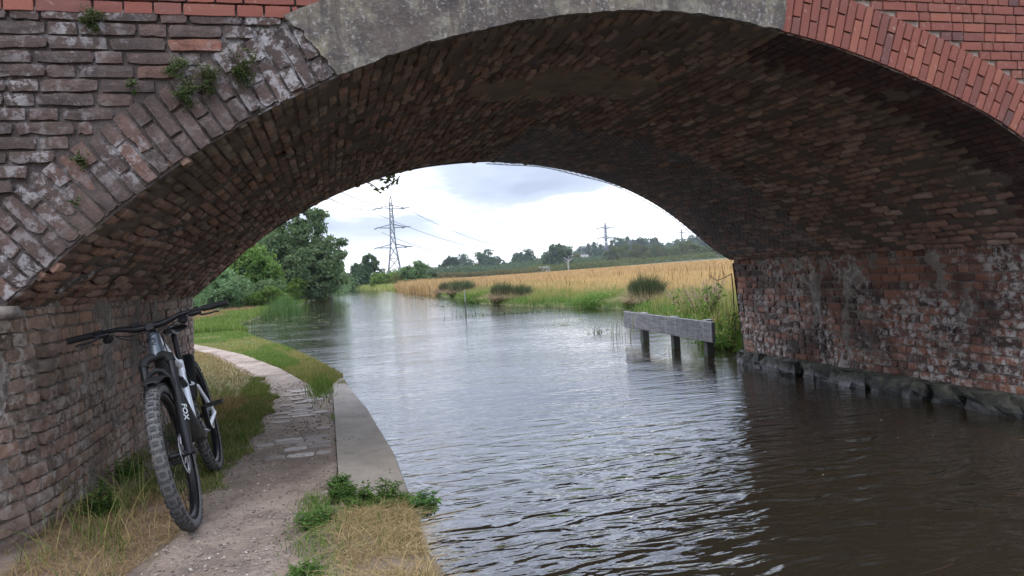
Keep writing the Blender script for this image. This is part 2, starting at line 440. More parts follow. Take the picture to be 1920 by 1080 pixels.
M_GDRY = material('grass_dry', f_leaf([(0, (.15, .095, .045)), (.45, (.31, .205, .10)), (.85, (.44, .315, .17)), (1, (.12, .14, .05))], .2))
M_GMIX = material('grass_mixed', f_leaf([(0, (.10, .16, .03)), (.4, (.21, .27, .07)), (.7, (.36, .30, .12)), (1, (.46, .34, .16))], .3))
M_GFIELD = material('field_stalks', f_leaf([(0, (.22, .13, .07)), (.4, (.44, .265, .125)), (.8, (.54, .345, .175)), (.95, (.58, .43, .25)), (1, (.16, .08, .05))], .2))
M_RUSH = material('rush', f_leaf([(0, (.03, .05, .026)), (.5, (.055, .08, .038)), (.85, (.10, .12, .06)), (1, (.26, .20, .11))], .12))
M_REED = material('reed', f_leaf([(0, (.03, .06, .02)), (.6, (.065, .11, .035)), (1, (.13, .18, .06))], .15))
M_STRAW = material('straw_clump_core', f_leaf([(0, (.20, .14, .08)), (.5, (.34, .25, .15)), (1, (.45, .35, .22))], .2))
M_WEED = material('weed_leaf', f_leaf([(0, (.035, .075, .02)), (.5, (.07, .13, .03)), (1, (.12, .19, .05))], .3))
M_FERN = material('fern_leaf', f_leaf([(0, (.04, .06, .022)), (.5, (.10, .12, .055)), (1, (.22, .22, .13))], .3))
M_BARK = material('bark', lambda t: bsdf(t, t.mix(t.noise(t.mapv(t.pos(), scale=(1, 1, .2)), 20), (.04, .032, .025), (.11, .09, .07)), .95))
M_TWIG = material('twig_leaf', f_leaf([(0, (.03, .05, .02)), (1, (.07, .09, .03))], .25))
M_DOCK = material('dock_seed', f_leaf([(0, (.12, .06, .03)), (.6, (.22, .12, .06)), (1, (.32, .2, .1))], .1))
M_PINK = material('willowherb_seed', f_leaf([(0, (.33, .24, .17)), (1, (.5, .38, .3))], .3))
def f_timber(t):
    oc = t.n('TexCoord').outputs['Object']
    g = t.noise(t.mapv(oc, scale=(1, 2.5, 40)), 1.0, 6, .7, .3); b = t.noise(t.mapv(oc, scale=(1, 3, 3)), 1.2, 5, .65, .4)
    v = t.noise(t.mapv(oc, scale=(1, 22, 1.2), loc=(0, 4, 0)), 1.0, 4, .6)
    c = t.ramp(g, [(.3, (.055, .049, .045)), (.5, (.135, .125, .118)), (.7, (.23, .215, .20))])
    c = t.mix(t.math('MULTIPLY', t.step(b, .45, .65), .55), c, (.07, .065, .068))
    c = t.mix(t.math('MULTIPLY', t.step(v, .52, .68), .4), c, (.30, .285, .27))
    return bsdf(t, c, .85, t.bump(g, .7, .004))
M_TIMBER = material('weathered_timber', f_timber)
def f_post(t):
    p = t.pos(); x, y, z = t.sep(p); g = t.noise(t.mapv(p, scale=(30, 30, 3)), 1.0, 5, .7)
    c = t.mix(g, (.018, .016, .016), (.07, .062, .058)); c = t.mix(t.step(z, .42, .5), c, (.22, .21, .19)); c = t.mix(t.math('MULTIPLY', t.math('SUBTRACT', 1.0, t.step(t.math('ADD', z, t.math('MULTIPLY', g, .08)), .07, .14)), .8), c, (.03, .045, .015))
    return bsdf(t, c, .75, t.bump(g, .7, .005))
M_POST = material('dark_wet_post', f_post)
M_STEEL = material('galvanised_steel', lambda t: bsdf(t, (.10, .11, .125), .7))
M_WIRE = material('net_wire', lambda t: bsdf(t, (.26, .27, .30), .45, Metallic=.3))

# ------------------------------------------------------------------ bridge geometry
YN, YF = 3.86, 8.60
near = [(-1.45, -.04), (-1.30, .09), (-1.13, .24), (-.94, .40), (-.65, .62), (-.31, .84), (.14, 1.06), (.52, 1.20), (.83, 1.29), (1.3, 1.385), (1.7, 1.43), (2.1, 1.43), (2.51, 1.37), (3.02, 1.27), (3.46, 1.13), (3.89, .97), (4.19, .84), (4.45, .70), (4.8, .42), (5.05, .12), (5.14, 0)]
far = [(-1.39, -.08), (-1.25, .03), (-1.06, .19), (-.86, .38), (-.66, .54), (-.27, .77), (.08, .96), (.69, 1.18), (1.22, 1.29), (1.98, 1.34), (2.66, 1.27), (3.19, 1.15), (3.58, 1.02), (3.99, .82), (4.26, .65), (4.59, .38), (4.88, .12), (5.10, 0)]
NA = 400
def resample(pts):
    P = np.array(pts, float); s = np.r_[0, np.cumsum(np.hypot(*np.diff(P, axis=0).T))]
    q = np.linspace(0, s[-1], NA+1); X = np.interp(q, s, P[:, 0]); Z = np.interp(q, s, P[:, 1])
    k = np.exp(-.5*(np.arange(-30, 31)/11.)**2); k /= k.sum()
    def sm(a):
        pad = np.r_[2*a[0]-a[30:0:-1], a, 2*a[-1]-a[-2:-32:-1]]
        return np.convolve(pad, k, 'valid')
    X, Z = sm(X), sm(Z)
    return np.stack([X, Z+EYE], 1)
PNr, PFr = resample(near), resample(far)
ARC = float(np.hypot(*np.diff(PNr, axis=0).T).sum())
def vault(tt, yy):
    """tt in 0..1 along the arch left to right, yy along the barrel -> points (n,3), tangent, inward normal"""
    tt = np.clip(np.asarray(tt, float), 0, 1); yy = np.asarray(yy, float)
    k = np.clip((yy-YN)/(YF-YN), 0, 1)
    def ev(q):
        q = np.clip(q, 0, 1)*NA
        a = np.stack([np.interp(q, np.arange(NA+1), PNr[:, i]) for i in (0, 1)], -1)
        b = np.stack([np.interp(q, np.arange(NA+1), PFr[:, i]) for i in (0, 1)], -1)
        return a*(1-k[..., None]) + b*k[..., None]
    p = ev(tt); q = ev(tt+.004)-ev(tt-.004); q /= np.linalg.norm(q, axis=-1, keepdims=True)
    P = np.stack([p[..., 0], yy, p[..., 1]], -1)
    T = np.stack([q[..., 0], 0*yy, q[..., 1]], -1)
    Nn = np.stack([q[..., 1], 0*yy, -q[..., 0]], -1)    # towards the opening
    return P, T, Nn
SPR = 1.30
def lwall(zz, yy):
    zz = np.asarray(zz, float); yy = np.asarray(yy, float)
    k = np.clip((yy-YN)/(YF-YN), 0, 1)
    x = -1.47 + .055*zz/SPR + .03*k
    c = np.clip((4.55-yy)/.9, 0, 2); x = x - .30*c*c
    return np.stack([x, yy, zz], -1)
def rwall(zz, yy):
    zz = np.asarray(zz, float); yy = np.asarray(yy, float)
    k = np.clip((yy-YN)/(YF-YN), 0, 1)
    return np.stack([5.245 - .09*zz/SPR - .02*k, yy, zz], -1)

# brick template: a worn block, local u (length), v (height), w (out of the face)
def template(seed, nu=5, nv=3, worn=.25):
    g = np.random.default_rng(seed)
    us = np.linspace(-.5, .5, nu); vs_ = np.linspace(-.5, .5, nv)
    U, Vv = np.meshgrid(us, vs_, indexing='ij')
    U = U.ravel(); Vv = Vv.ravel()
    edge = (np.abs(U) > .49) | (np.abs(Vv) > .49); corner = (np.abs(U) > .49) & (np.abs(Vv) > .49)
    W = g.normal(0, .12*worn, len(U)) - edge*.35*worn - corner*.4*worn*g.random(len(U))
    U2 = U*(1-.03*worn) + g.normal(0, .016*worn, len(U)); V2 = Vv*(1-.05*worn) + g.normal(0, .05*worn, len(U))
    V2 -= corner*np.sign(Vv)*.12*worn*g.random(len(U)); U2 -= corner*np.sign(U)*.05*worn*g.random(len(U))
    top = np.stack([U2, V2, W], 1)
    loop = [i*nv for i in range(nu)] + [(nu-1)*nv+j for j in range(1, nv)] + [i*nv+nv-1 for i in range(nu-2, -1, -1)] + [j for j in range(nv-2, 0, -1)]
    bot = top[loop].copy(); bot[:, 2] = -2.0; bot[:, :2] *= 1.03
    n0 = len(top); V = np.vstack([top, bot])
    F = [tuple(q) for q in grid_faces(nu, nv)]
    L = len(loop)
    for i in range(L):
        j = (i+1) % L; F.append((loop[j], loop[i], n0+i, n0+j))
    return V, np.array(F)
TW = [template(s, 5, 3, .5) for s in range(12)]          # worn
TV = [template(s+200, 5, 3, .8) for s in range(14)]
TN = [template(s+50, 4, 3, .28) for s in range(6)]        # crisp
class Bricks:
    """bricks with frames; the largest in view become objects of their own, the rest one joined part"""
    def __init__(s, mt, temps, wscale): s.mt = mt; s.T = temps; s.w = wscale; s.items = []
    def add(s, o, a, b, n, L, H, own=False, dep=0.0):
        s.items.append((np.array(o, float), np.array(a, float), np.array(b, float), np.array(n, float), L, H, own, dep))
    def build(s, parent, name='brick', stuff='brickwork'):
        meshes = []
        for V, F in s.T:
            me = mesh_np(name, V*np.array([1, 1, 1]), F); me.materials.append(s.mt); meshes.append(me)
        Vs, Fs, Rs = [], [], []; k = 0
        for it in s.items:
            o_, a, b, n, L, H, own, dep = it
            ti = int(rng.integers(len(s.T)))
            o2 = o_ + n*dep
            if own:
                ob = bpy.data.objects.new(name, meshes[ti]); COL.objects.link(ob)
                ob.parent = parent
                ob.matrix_world = Matrix(((a[0]*L, b[0]*H, n[0]*s.w, o2[0]), (a[1]*L, b[1]*H, n[1]*s.w, o2[1]), (a[2]*L, b[2]*H, n[2]*s.w, o2[2]), (0, 0, 0, 1)))
            else:
                V, F = s.T[ti]
                P = o2 + V[:, :1]*L*a + V[:, 1:2]*H*b + V[:, 2:]*s.w*n
                Vs.append(P); Fs.append(F+k); k += len(V); Rs.append(np.full(len(V), rng.random()))
        if Vs:
            ob = link(stuff, mesh_np(stuff, np.vstack(Vs), np.vstack(Fs), np.concatenate(Rs)), s.mt, parent); tag(ob, kind='stuff')
            return ob

bridge = tag(empty('canal_bridge', (1.85, YN, 0)), 'old brick arch bridge spanning the canal with newer red brick repairs', 'bridge')
BI = Matrix.Translation((-1.85, -YN, 0))
def bpart(o):        # keep world coordinates for a mesh built in world space
    o.matrix_parent_inverse = BI; return o
bpy.context.view_layer.update()

# --- solid body behind the bricks (mortar surfaces)
bm = MB()
nt, ny = 420, 150
tt, yy = np.meshgrid(np.linspace(0, 1, nt+1), np.linspace(YN+.004, YF-.004, ny+1), indexing='ij')
P, T_, N_ = vault(tt.ravel(), yy.ravel())
P = P - N_*(.013-.020*sstep(vnoise(P, 3.2, 31, 5), .60, .74)-.012*(vnoise(P, 22, 6, 3)-.5))[:, None]
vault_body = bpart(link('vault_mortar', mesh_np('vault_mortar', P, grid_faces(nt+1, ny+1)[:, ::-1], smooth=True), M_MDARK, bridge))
for nm, fn, y0 in (('left_abutment_core', lwall, 3.3), ('right_abutment_core', rwall, YN)):
    zz, yy = np.meshgrid(np.linspace(-.4, SPR+.06, 90), np.linspace(y0, YF-.004, 200), indexing='ij')
    P = fn(zz.ravel(), yy.ravel()); sg = -1 if 'left' in nm else 1
    sm_ = vnoise(P*np.array([1, 1.6, 1.0]), 2.6, 21 if sg < 0 else 22, 5); P[:, 0] += sg*(.016-.024*sstep(sm_, .56, .70)-.011*(vnoise(P, 24, 5, 3)-.5))
    F = grid_faces(90, 200)
    bpart(link('abutment_mortar', mesh_np('abutment_mortar', P, F if sg < 0 else F[:, ::-1]), M_MWALL, bridge))
# ledge closing the springing on the left, where the wall stands back from the vault
k = 40; yv = np.linspace(3.3, YF-.004, k)
Pw = lwall(np.full(k, SPR-.006), yv); Pw[:, 0] -= .25
Pv, _, _ = vault(np.zeros(k), np.maximum(yv, YN)); Pv = Pv.copy(); Pv[:, 1] = yv; Pv[:, 2] = SPR-.004; Pv[:, 0] += .0
V = np.vstack([Pw, Pv]); F = [(i, i+1, k+i+1, k+i) for i in range(k-1)]
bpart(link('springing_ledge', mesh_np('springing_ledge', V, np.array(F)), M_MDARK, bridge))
# faces (mortar) near and far, deck, ends
XL, XR, ZT = -6.5, 11.0, 3.7
def face(yv, PP, flip):
    n = len(PP)
    outer = np.zeros((n, 2))
    q = np.linspace(0, 1, n)
    outer[:, 0] = PP[:, 0]; outer[:, 1] = ZT
    V = np.vstack([np.c_[PP[:, 0], np.full(n, yv), PP[:, 1]], np.c_[outer[:, 0], np.full(n, yv), outer[:, 1]]])
    F = [(i, i+1, n+i+1, n+i) for i in range(n-1)]
    # side piers
    b = len(V)
    x0, x1 = PP[0, 0], PP[-1, 0]
    V = np.vstack([V, [[XL, yv, -.4], [-1.50, yv, -.4], [x0-.02, yv, SPR], [XL, yv, ZT], [5.27, yv, -.4], [XR, yv, -.4], [XR, yv, ZT], [x1+.02, yv, SPR]]])
    F += [(b, b+1, b+2, b+3), (b+4, b+5, b+6, b+7)]
    F = np.array(F)
    return V, (F[:, ::-1] if flip else F)
PP = PNr[::4].copy(); Vn, Fn_ = face(YN+.014, PP, False)
# the near left pier stops at the rounded corner
lx = lwall(np.array([.5]), np.array([YN]))[0, 0]
for i in range(len(Vn)):
    if abs(Vn[i, 0]-PP[0, 0]) < 1e-6 and Vn[i, 2] < 0: Vn[i, 0] = PP[0, 0]
sp = MB()
bpart(link('spandrel_mortar', mesh_np('spandrel_mortar', Vn[:2*len(PP)], Fn_[:len(PP)-1], midx=[1 if PP[i_, 0] > 2.6 else 0 for i_ in range(len(PP)-1)]), [M_MORTAR, M_MNEW], bridge))
q = MB(); q.box(((XL+PP[0, 0])/2, YN+.264, (SPR+ZT)/2), (PP[0, 0]-XL, .5, ZT-SPR)); 
q.box(((XR+5.265)/2, YN+.264, (ZT-.4)/2), (XR-5.265, .5, ZT+.4))
q.box(((XL-2.05)/2, YN+.264, .45), (-2.05-XL, .5, 1.7))
bpart(q.build('pier_mortar', M_MORTAR, bridge))
Vf, Ff = face(YF-.002, PFr[::4], True)
bpart(link('far_face_mortar', mesh_np('far_face_mortar', Vf, Ff), M_MORTAR, bridge))
q = MB(); q.box(((XL+XR)/2, (YN+YF)/2, ZT+.1), (XR-XL, YF-YN+.3, .2)); q.box((XL, (YN+YF)/2, 1.6), (.1, YF-YN, 4.4)); q.box((XR, (YN+YF)/2, 1.6), (.1, YF-YN, 4.4))
bpart(q.build('deck', M_CONC, bridge))

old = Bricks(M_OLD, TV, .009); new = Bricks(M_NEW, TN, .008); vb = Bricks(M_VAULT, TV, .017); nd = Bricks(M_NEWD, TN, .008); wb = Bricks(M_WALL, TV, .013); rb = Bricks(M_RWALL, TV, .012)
def offset_pts(PP, dist):
    tg = np.gradient(PP, axis=0); tg /= np.linalg.norm(tg, axis=1)[:, None]
    nn = np.stack([-tg[:, 1], tg[:, 0]], 1); return PP + nn*dist, tg, nn
# arch ring on the near face
s_acc = np.r_[0, np.cumsum(np.hypot(*np.diff(PNr, axis=0).T))]
def ring_at(s):
    i = np.interp(s, s_acc, np.arange(NA+1)); p = np.array([np.interp(i, np.arange(NA+1), PNr[:, 0]), np.interp(i, np.arange(NA+1), PNr[:, 1])])
    a = np.array([np.interp(min(i+3, NA), np.arange(NA+1), PNr[:, c_]) - np.interp(max(i-3, 0), np.arange(NA+1), PNr[:, c_]) for c_ in (0, 1)]); a /= np.linalg.norm(a)
    return p, a, np.array([-a[1], a[0]])
BAND0, BAND1 = .13, 2.69          # x range (on the intrados) covered by the cement render
s = .04; k = 0
while s < ARC-.02:
    p, a, n2 = ring_at(s)
    isnew = p[0] > BAND1
    wdt = .058 if isnew else .074
    if p[0] < BAND0 or isnew:
        p, a, n2 = ring_at(s+wdt/2)
        parts = (.205, .108) if k % 2 else (.108, .205)
        if not isnew: parts = (.225, .12) if k % 2 else (.12, .225)
        off = .002 if isnew else rng.normal(.008, .010)
        for L in parts:
            c2 = p + n2*(off+L/2)
            jl, jw = (.009, .008) if isnew else (.010, .010)
            tgt = new if isnew else old
            vis = c2[0] < 4.6 and c2[0] > -1.7
            tgt.add((c2[0], YN, c2[1]), (n2[0], 0, n2[1]), (a[0], 0, a[1]), (0, -1, 0), L-jl, wdt-jw, vis, dep=(0.006 + rng.normal(0, .0012)) if isnew else .004+rng.normal(0, .006))
            off += L
    s += wdt; k += 1
# spandrel brickwork, horizontal courses outside the ring
EXL, _, _ = offset_pts(PNr, .352); EXR, _, _ = offset_pts(PNr, .322)
def courses(bk, x0, x1, z0, z1, gauge, Ls, side, ownlim, jl=.009, jh=.009, dep=.004, dj=.004, tilt=0.0):
    z = z0; row = 0
    while z < z1:
        zc = z+gauge/2
        if side < 0:
            EX = EXL[EXL[:, 0] < 1.5]; lim = np.interp(zc, EX[:, 1], EX[:, 0]) if zc > EX[0, 1] else (EX[0, 0])
            xa, xb = x0, min(lim-.01, x1)
        else:
            EX = EXR[EXR[:, 0] > 2.3][::-1]; lim = np.interp(zc, EX[:, 1], EX[:, 0])
            xa, xb = max(x0, lim+.01), x1
        x = xa - (0 if side > 0 else rng.random()*.2); j = row
        while x < xb-.02:
            L = Ls[j % len(Ls)]; L = min(L, xb-x)
            if x < xa: L -= (xa-x); x = xa
            if L > .03:
                own = ownlim(x+L/2, zc)
                bk.add((x+L/2, YN, zc), (1, 0, 0), (0, 0, 1), (0, -1, 0), L-jl, gauge-jh, own, dep+rng.normal(0, dj))
            x += max(L, .03); j += 1 if rng.random() < .85 else 2
        z += gauge; row += 1
SPZ = SPR
courses(old, -3.2, 1.0, SPZ, 1.32+EYE, .0664, (.255, .255, .13), -1, lambda x, z: x > -1.62, dep=.004, dj=.004)
courses(new, -3.2, 1.0, 1.325+EYE, ZT, .064, (.13, .245, .13, .13), -1, lambda x, z: x > -1.5 and z < 1.52+EYE, dep=.010, dj=.001)
courses(new, 2.0, 6.2, SPZ, ZT, .0585, (.165, .085, .165, .085, .085), 1, lambda x, z: x < 4.7 and z > .9+EYE and z < 1.62+EYE, dep=.003, dj=.0012)
# pier below the springing on the right, coursed through to the abutment
z = -.05; row = 0
while z < SPR+.02:
    x = 5.255; j = row
    while x < 8.6:
        L = (.225, .112)[j % 2]
        old.add((x+L/2, YN, z+.0375), (1, 0, 0), (0, 0, 1), (0, -1, 0), L-.010, .065, False, .003+rng.normal(0, .004)); x += L; j += 1
    z += .075; row += 1
# --- vault soffit bricks
g = .064; nrow = int(ARC/g); g = ARC/nrow
for r_ in range(nrow):
    tc = (r_+.5)/nrow; y = YN + (.0 if r_ % 2 else -.10)
    while y < YF-.02:
        L = .205; ya = max(y, YN+.03*rng.random()**2); yb = min(y+L, YF-.04*rng.random()**2)
        if yb-ya > .04:
            yc = (ya+yb)/2; P, T_, N_ = vault(np.array([tc]), np.array([yc])); P, T_, N_ = P[0], T_[0], N_[0]
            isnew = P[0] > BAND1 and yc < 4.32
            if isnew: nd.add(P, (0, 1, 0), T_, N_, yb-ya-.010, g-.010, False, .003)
            else:
                dn = rng.normal(.003, .010)
                if rng.random() < .05: dn -= .03
                aa = np.array([0, 1., 0]) + N_*rng.normal(0, .03); aa /= np.linalg.norm(aa)
                vb.add(P, aa, T_, N_, (yb-ya-.012)*(1-.06*rng.random()), (g-.010)*(1-.1*rng.random()), False, dn)
        y += L
# --- abutment walls
def wall(bk, fn, y0, y1, z0, z1, sg, ownf, g=.075):
    z = z0; row = 0
    while z < z1-.01:
        hh = min(g, z1-z); zc = z+hh/2; y = y0 - rng.random()*.2; j = 0
        hdr = row % 2
        while y < y1-.02:
            L = (.115 if hdr else .232); 
            if rng.random() < .12: L = .232 if hdr else .115
            ya, yb = max(y, y0), min(y+L, y1)
            if yb-ya > .04:
                yc = (ya+yb)/2
                P = fn(np.array([zc]), np.array([yc]))[0]; P1 = fn(np.array([zc]), np.array([yc+.02]))[0]
                a = (P1-P)/np.linalg.norm(P1-P); b = np.array([0, 0, 1.]); n = np.cross(a, b)*sg
                dn = .002+rng.normal(0, .0035)
                if rng.random() < .05: dn -= .010
                bk.add(P, a, b, n, yb-ya-.010-.006*rng.random(), hh-.010, ownf(yc, zc), dn)
            y += L
        z += g; row += 1
wall(wb, lwall, 3.3, YF, -.02, SPR, 1, lambda y, z: 3.75 < y < 4.75 and z > .25)
wall(rb, rwall, YN, YF, .155, SPR+.07, -1, lambda y, z: 7.95 < y < 8.55 and z > .2)
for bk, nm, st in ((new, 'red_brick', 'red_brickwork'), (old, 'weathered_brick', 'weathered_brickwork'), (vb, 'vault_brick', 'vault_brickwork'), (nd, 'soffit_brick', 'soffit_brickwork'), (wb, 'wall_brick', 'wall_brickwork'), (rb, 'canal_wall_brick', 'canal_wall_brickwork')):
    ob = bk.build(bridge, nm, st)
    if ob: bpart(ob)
print('own bricks', [(sum(i[6] for i in b.items), len(b.items)) for b in (new, old, vb, wb, rb)])

# --- cement render band over the crown of the ring
ns, nr = 220, 22
sA = np.interp(BAND0, PNr[:, 0], s_acc); sB = np.interp(BAND1, PNr[:, 0], s_acc)
S, Rr = np.meshgrid(np.linspace(sA, sB, ns), np.linspace(-.004, .365, nr), indexing='ij'); S = S.ravel(); Rr = Rr.ravel()
# ragged left end, following a slanting broken edge
S = S - (S == sA)*0
end = np.clip(1-(S-sA)/.25, 0, 1)
S = S + end*(.12*(vnoise(np.c_[Rr*0+3, Rr*14, Rr*0], 1, 3)-.5) - .10*Rr/.36)
S = S + np.clip(1-(sB-S)/.2, 0, 1)*.05*(vnoise(np.c_[Rr*22, Rr*0+7, Rr*0], 1, 4, 4)-.5)
R3 = np.array([np.r_[a_, b_, c_] for a_, b_, c_ in (ring_at(q_) for q_ in S)])
low = np.clip(1-Rr/.03, 0, 1)
Rr2 = Rr + low*(.030*(vnoise(np.c_[S*13, S*0, S*0], 1, 5, 4)-.45))
X = R3[:, 0] + R3[:, 4]*Rr2; Z = R3[:, 1] + R3[:, 5]*Rr2
Y = YN - .024 - .012*vnoise(np.c_[X*9, Z*9, X*0], 1, 2, 4)
Pb = np.c_[X, Y, Z]
border = np.zeros((ns, nr), bool); border[0, :] = border[-1, :] = border[:, 0] = border[:, -1] = True
Fq = grid_faces(ns, nr)
loop = [i*nr for i in range(ns)] + [(ns-1)*nr+j for j in range(1, nr)] + [i*nr+nr-1 for i in range(ns-2, -1, -1)] + [j for j in range(nr-2, 0, -1)]
bot = Pb[loop].copy(); bot[:, 1] = YN+.004; n0 = len(Pb)
Fs = [(loop[(i+1) % len(loop)], loop[i], n0+i, n0+(i+1) % len(loop)) for i in range(len(loop))]
bpart(link('cement_render', mesh_np('cement_render', np.vstack([Pb, bot]), np.vstack([Fq, np.array(Fs)])), M_BAND, bridge))
# old ring core behind the render
# --- smooth mortar patch on the soffit
ts = lambda x, y: float(np.interp(x, PNr[:, 0], np.arange(NA+1))/NA)
na, nb = 60, 22
A, Bm = np.meshgrid(np.linspace(0, 1, na), np.linspace(0, 1, nb), indexing='ij')
t0_, t1_ = ts(1.05, 0), ts(2.55, 0)
yc = 5.30; half = .40*np.sqrt(np.clip(1-(2*A-1)**4, 0.02, 1))*(.55+.9*vnoise(np.c_[A.ravel()*5, 0*A.ravel(), Bm.ravel().round()*3], 1, 8, 4).reshape(A.shape))
Yp = yc + (Bm*2-1)*half*(1+.2*(vnoise(np.c_[A.ravel()*6, Bm.ravel()*0, A.ravel()*0], 1, 8).reshape(A.shape)-.5))
P, T_, N_ = vault((t0_+(t1_-t0_)*A).ravel(), Yp.ravel())
ed = np.minimum(np.minimum(A, 1-A)*8, np.minimum(Bm, 1-Bm)*6).ravel().clip(0, 1)
P = P + N_*((.016*ed-.008) + .006*vnoise(P, 6, 4))[:, None]
M_PATCH = material('smooth_mortar_patch', lambda t: bsdf(t, t.ramp(t.noise(t.pos(), 3.5, 6, .65), [(.35, (.12, .085, .058)), (.55, (.20, .14, .085)), (.7, (.26, .19, .11))]), .9, t.bump(t.noise(t.pos(), 14, 5), .4, .012)))
bpart(link('mortar_patch', mesh_np('mortar_patch', P, grid_faces(na, nb)[:, ::-1], smooth=True), M_PATCH, bridge))
# --- a few mortar ridges where old centring left its mark on the left haunch
rg = MB()
for (ta, tb_, ya) in ((.015, .06, 4.3), (.075, .10, 4.75), (.16, .175, 4.55), (.20, .225, 5.0)):
    P, T_, N_ = vault(np.linspace(ta, tb_, 6), ya+.5*np.linspace(0, 1, 6)**1.5)
    P = P + N_*.006; rg.tube([tuple(p) for p in P], [.008, .016, .02, .017, .012, .006], 6)
bpart(rg.build('mortar_ridge', M_MORTAR, bridge, True)).__setitem__('kind', 'stuff')
# --- springing stone at the near left corner
def lump(c, size, seed, sub=3, amp=.25):
    import bmesh
    b = bmesh.new(); bmesh.ops.create_cube(b, size=1); bmesh.ops.subdivide_edges(b, edges=b.edges, cuts=sub, use_grid_fill=True)
    V = np.array([v.co[:] for v in b.verts]); 
    rr_ = np.linalg.norm(V, axis=1, keepdims=True); V = V*(.62+.38*(.5/np.maximum(rr_, .5)))*1.12
    V = V*(1+amp*(vnoise(V*2.3+seed, 1, seed, 3)-.5)[:, None]*1.6)
    F = [[v.index for v in f.verts] for f in b.faces]; b.free()
    return V*np.array(size)+np.array(c), np.array(F)
V, F = lump((-1.52, 3.87, 1.285), (.26, .16, .06), 4)
bpart(link('springing_stone', mesh_np('springing_stone', V, F, smooth=True), material('pale_springing_stone', lambda t: bsdf(t, t.ramp(t.noise(t.pos(), 18, 6, .7), [(.35, (.06, .047, .038)), (.65, (.16, .13, .105))]), .9, t.bump(t.noise(t.pos(), 30, 5), .7, .01))), bridge))
# --- mossy footing stones at the waterline of the right abutment
yv = YF+.03; i = 0
while yv > YN-.2:
    L = .22+.3*rng.random(); 
    V, F = lump((5.24+rng.normal(0, .012), yv-L/2, .04), (.24+.07*rng.random(), L*(.9+.1*rng.random()), .25+.07*rng.random()), 20+i, 7, .62)
    V = V + .05*(np.stack([vnoise(V*9, 1, 60+i, 3), vnoise(V*9+5, 1, 61+i, 3), vnoise(V*9+9, 1, 62+i, 3)], 1)-.5)
    V[:, 2] = np.minimum(V[:, 2], .125+.06*vnoise(V, 9, 3)); i += 1
    bpart(link('footing_stone', mesh_np('footing_stone', V, F), M_STONE, bridge))
    yv -= L
# lime drips and crumbled stuff over the footing
# --- wire netting pinned under the far right soffit
ta, tb_ = ts(1.95, 0), .985
nets_V, nets_F = [], []
mesh_n = MB()
def netpt(a, b):
    a2 = min(max(a, 0), 1); P, T_, N_ = vault(np.array([ta+(tb_-ta)*a2]), np.array([6.62+(YF+.02-6.62)*b]))
    sag = .016 + .012*math.sin(a*23)*math.sin(b*7)
    return P[0]+N_[0]*sag
NL = 46
segs = []
for dr in (1, -1):
    for i in range(-24, NL+24):
        # diagonals in (a,b); a spans NL cells, b spans 24 cells
        pts = []
        for j in range(0, 25, 2):
            a_ = (i + dr*j)/NL; 
            if a_ < -.02+.0*j or a_ > 1: 
                if len(pts) > 1: segs.append(pts)
                pts = []; continue
            pts.append(netpt(a_, j/24))
        if len(pts) > 1: segs.append(pts)
for pts in segs: mesh_n.tube([tuple(p) for p in pts], .0022, 3, False)
mesh_n.tube([tuple(netpt(a_, 1)) for a_ in np.linspace(0, 1, 60)], .0045, 5)
bpart(mesh_n.build('wire_netting', M_WIRE, bridge)).__setitem__('kind', 'stuff')

# ------------------------------------------------------------------ land, water
XBL = np.array([(-12, .42), (2.9, .37), (3.7, .38), (5.1, .39), (7.1, .31), (9.45, .12), (9.9, .15), (12.3, -.24), (14.7, -.71), (20, -1.94), (25.4, -3.0), (27.4, -3.1), (37, -2.8), (50.7, -1.8), (78, -.6), (110, 1.2), (124, 3.2), (130, 4.5)])
XBR = np.array([(8.4, 5.32), (9.2, 5.5), (9.9, 5.92), (10.6, 6.0), (13.8, 7.2), (17.9, 8.3), (21.7, 8.9), (24, 8.6), (27.2, 7.6), (33, 6.8), (42, 7.7), (65, 7.7), (90, 7.5), (115, 6.6), (124, 5.5), (130, 4.6)])
xbl = lambda y: np.interp(y, XBL[:, 0], XBL[:, 1])
xbr = lambda y: np.interp(y, XBR[:, 0], XBR[:, 1])
def terrain(x, y):
    x = np.asarray(x, float); y = np.asarray(y, float)
    r_ = x/np.maximum(y, 1)
    right = np.where(y < 128, x-xbr(y), 5.0); left = np.where(y < 128, xbl(y)-x, 5.0)
    z = .16+0*x
    k = sstep(r_, .14, .62)
    z = z + k*.95*sstep(y, 12, 150) + k*11*sstep(y, 190, 640) + 1.2*sstep(y, 190, 700)
    z = z + .10*sstep(np.where(right > 0, right, 0), .3, 3)
    dist = np.maximum(right, left)                     # distance inside the land (negative in the canal)
    z = np.where(y < 130, np.minimum(z, .0 + .9*np.clip(dist, -.5, 1)+.03), z) if True else z
    return z + .03*(vnoise(np.c_[x.ravel()*.8, y.ravel()*.8, 0*x.ravel()], 1, 1, 2).reshape(x.shape)-.5)
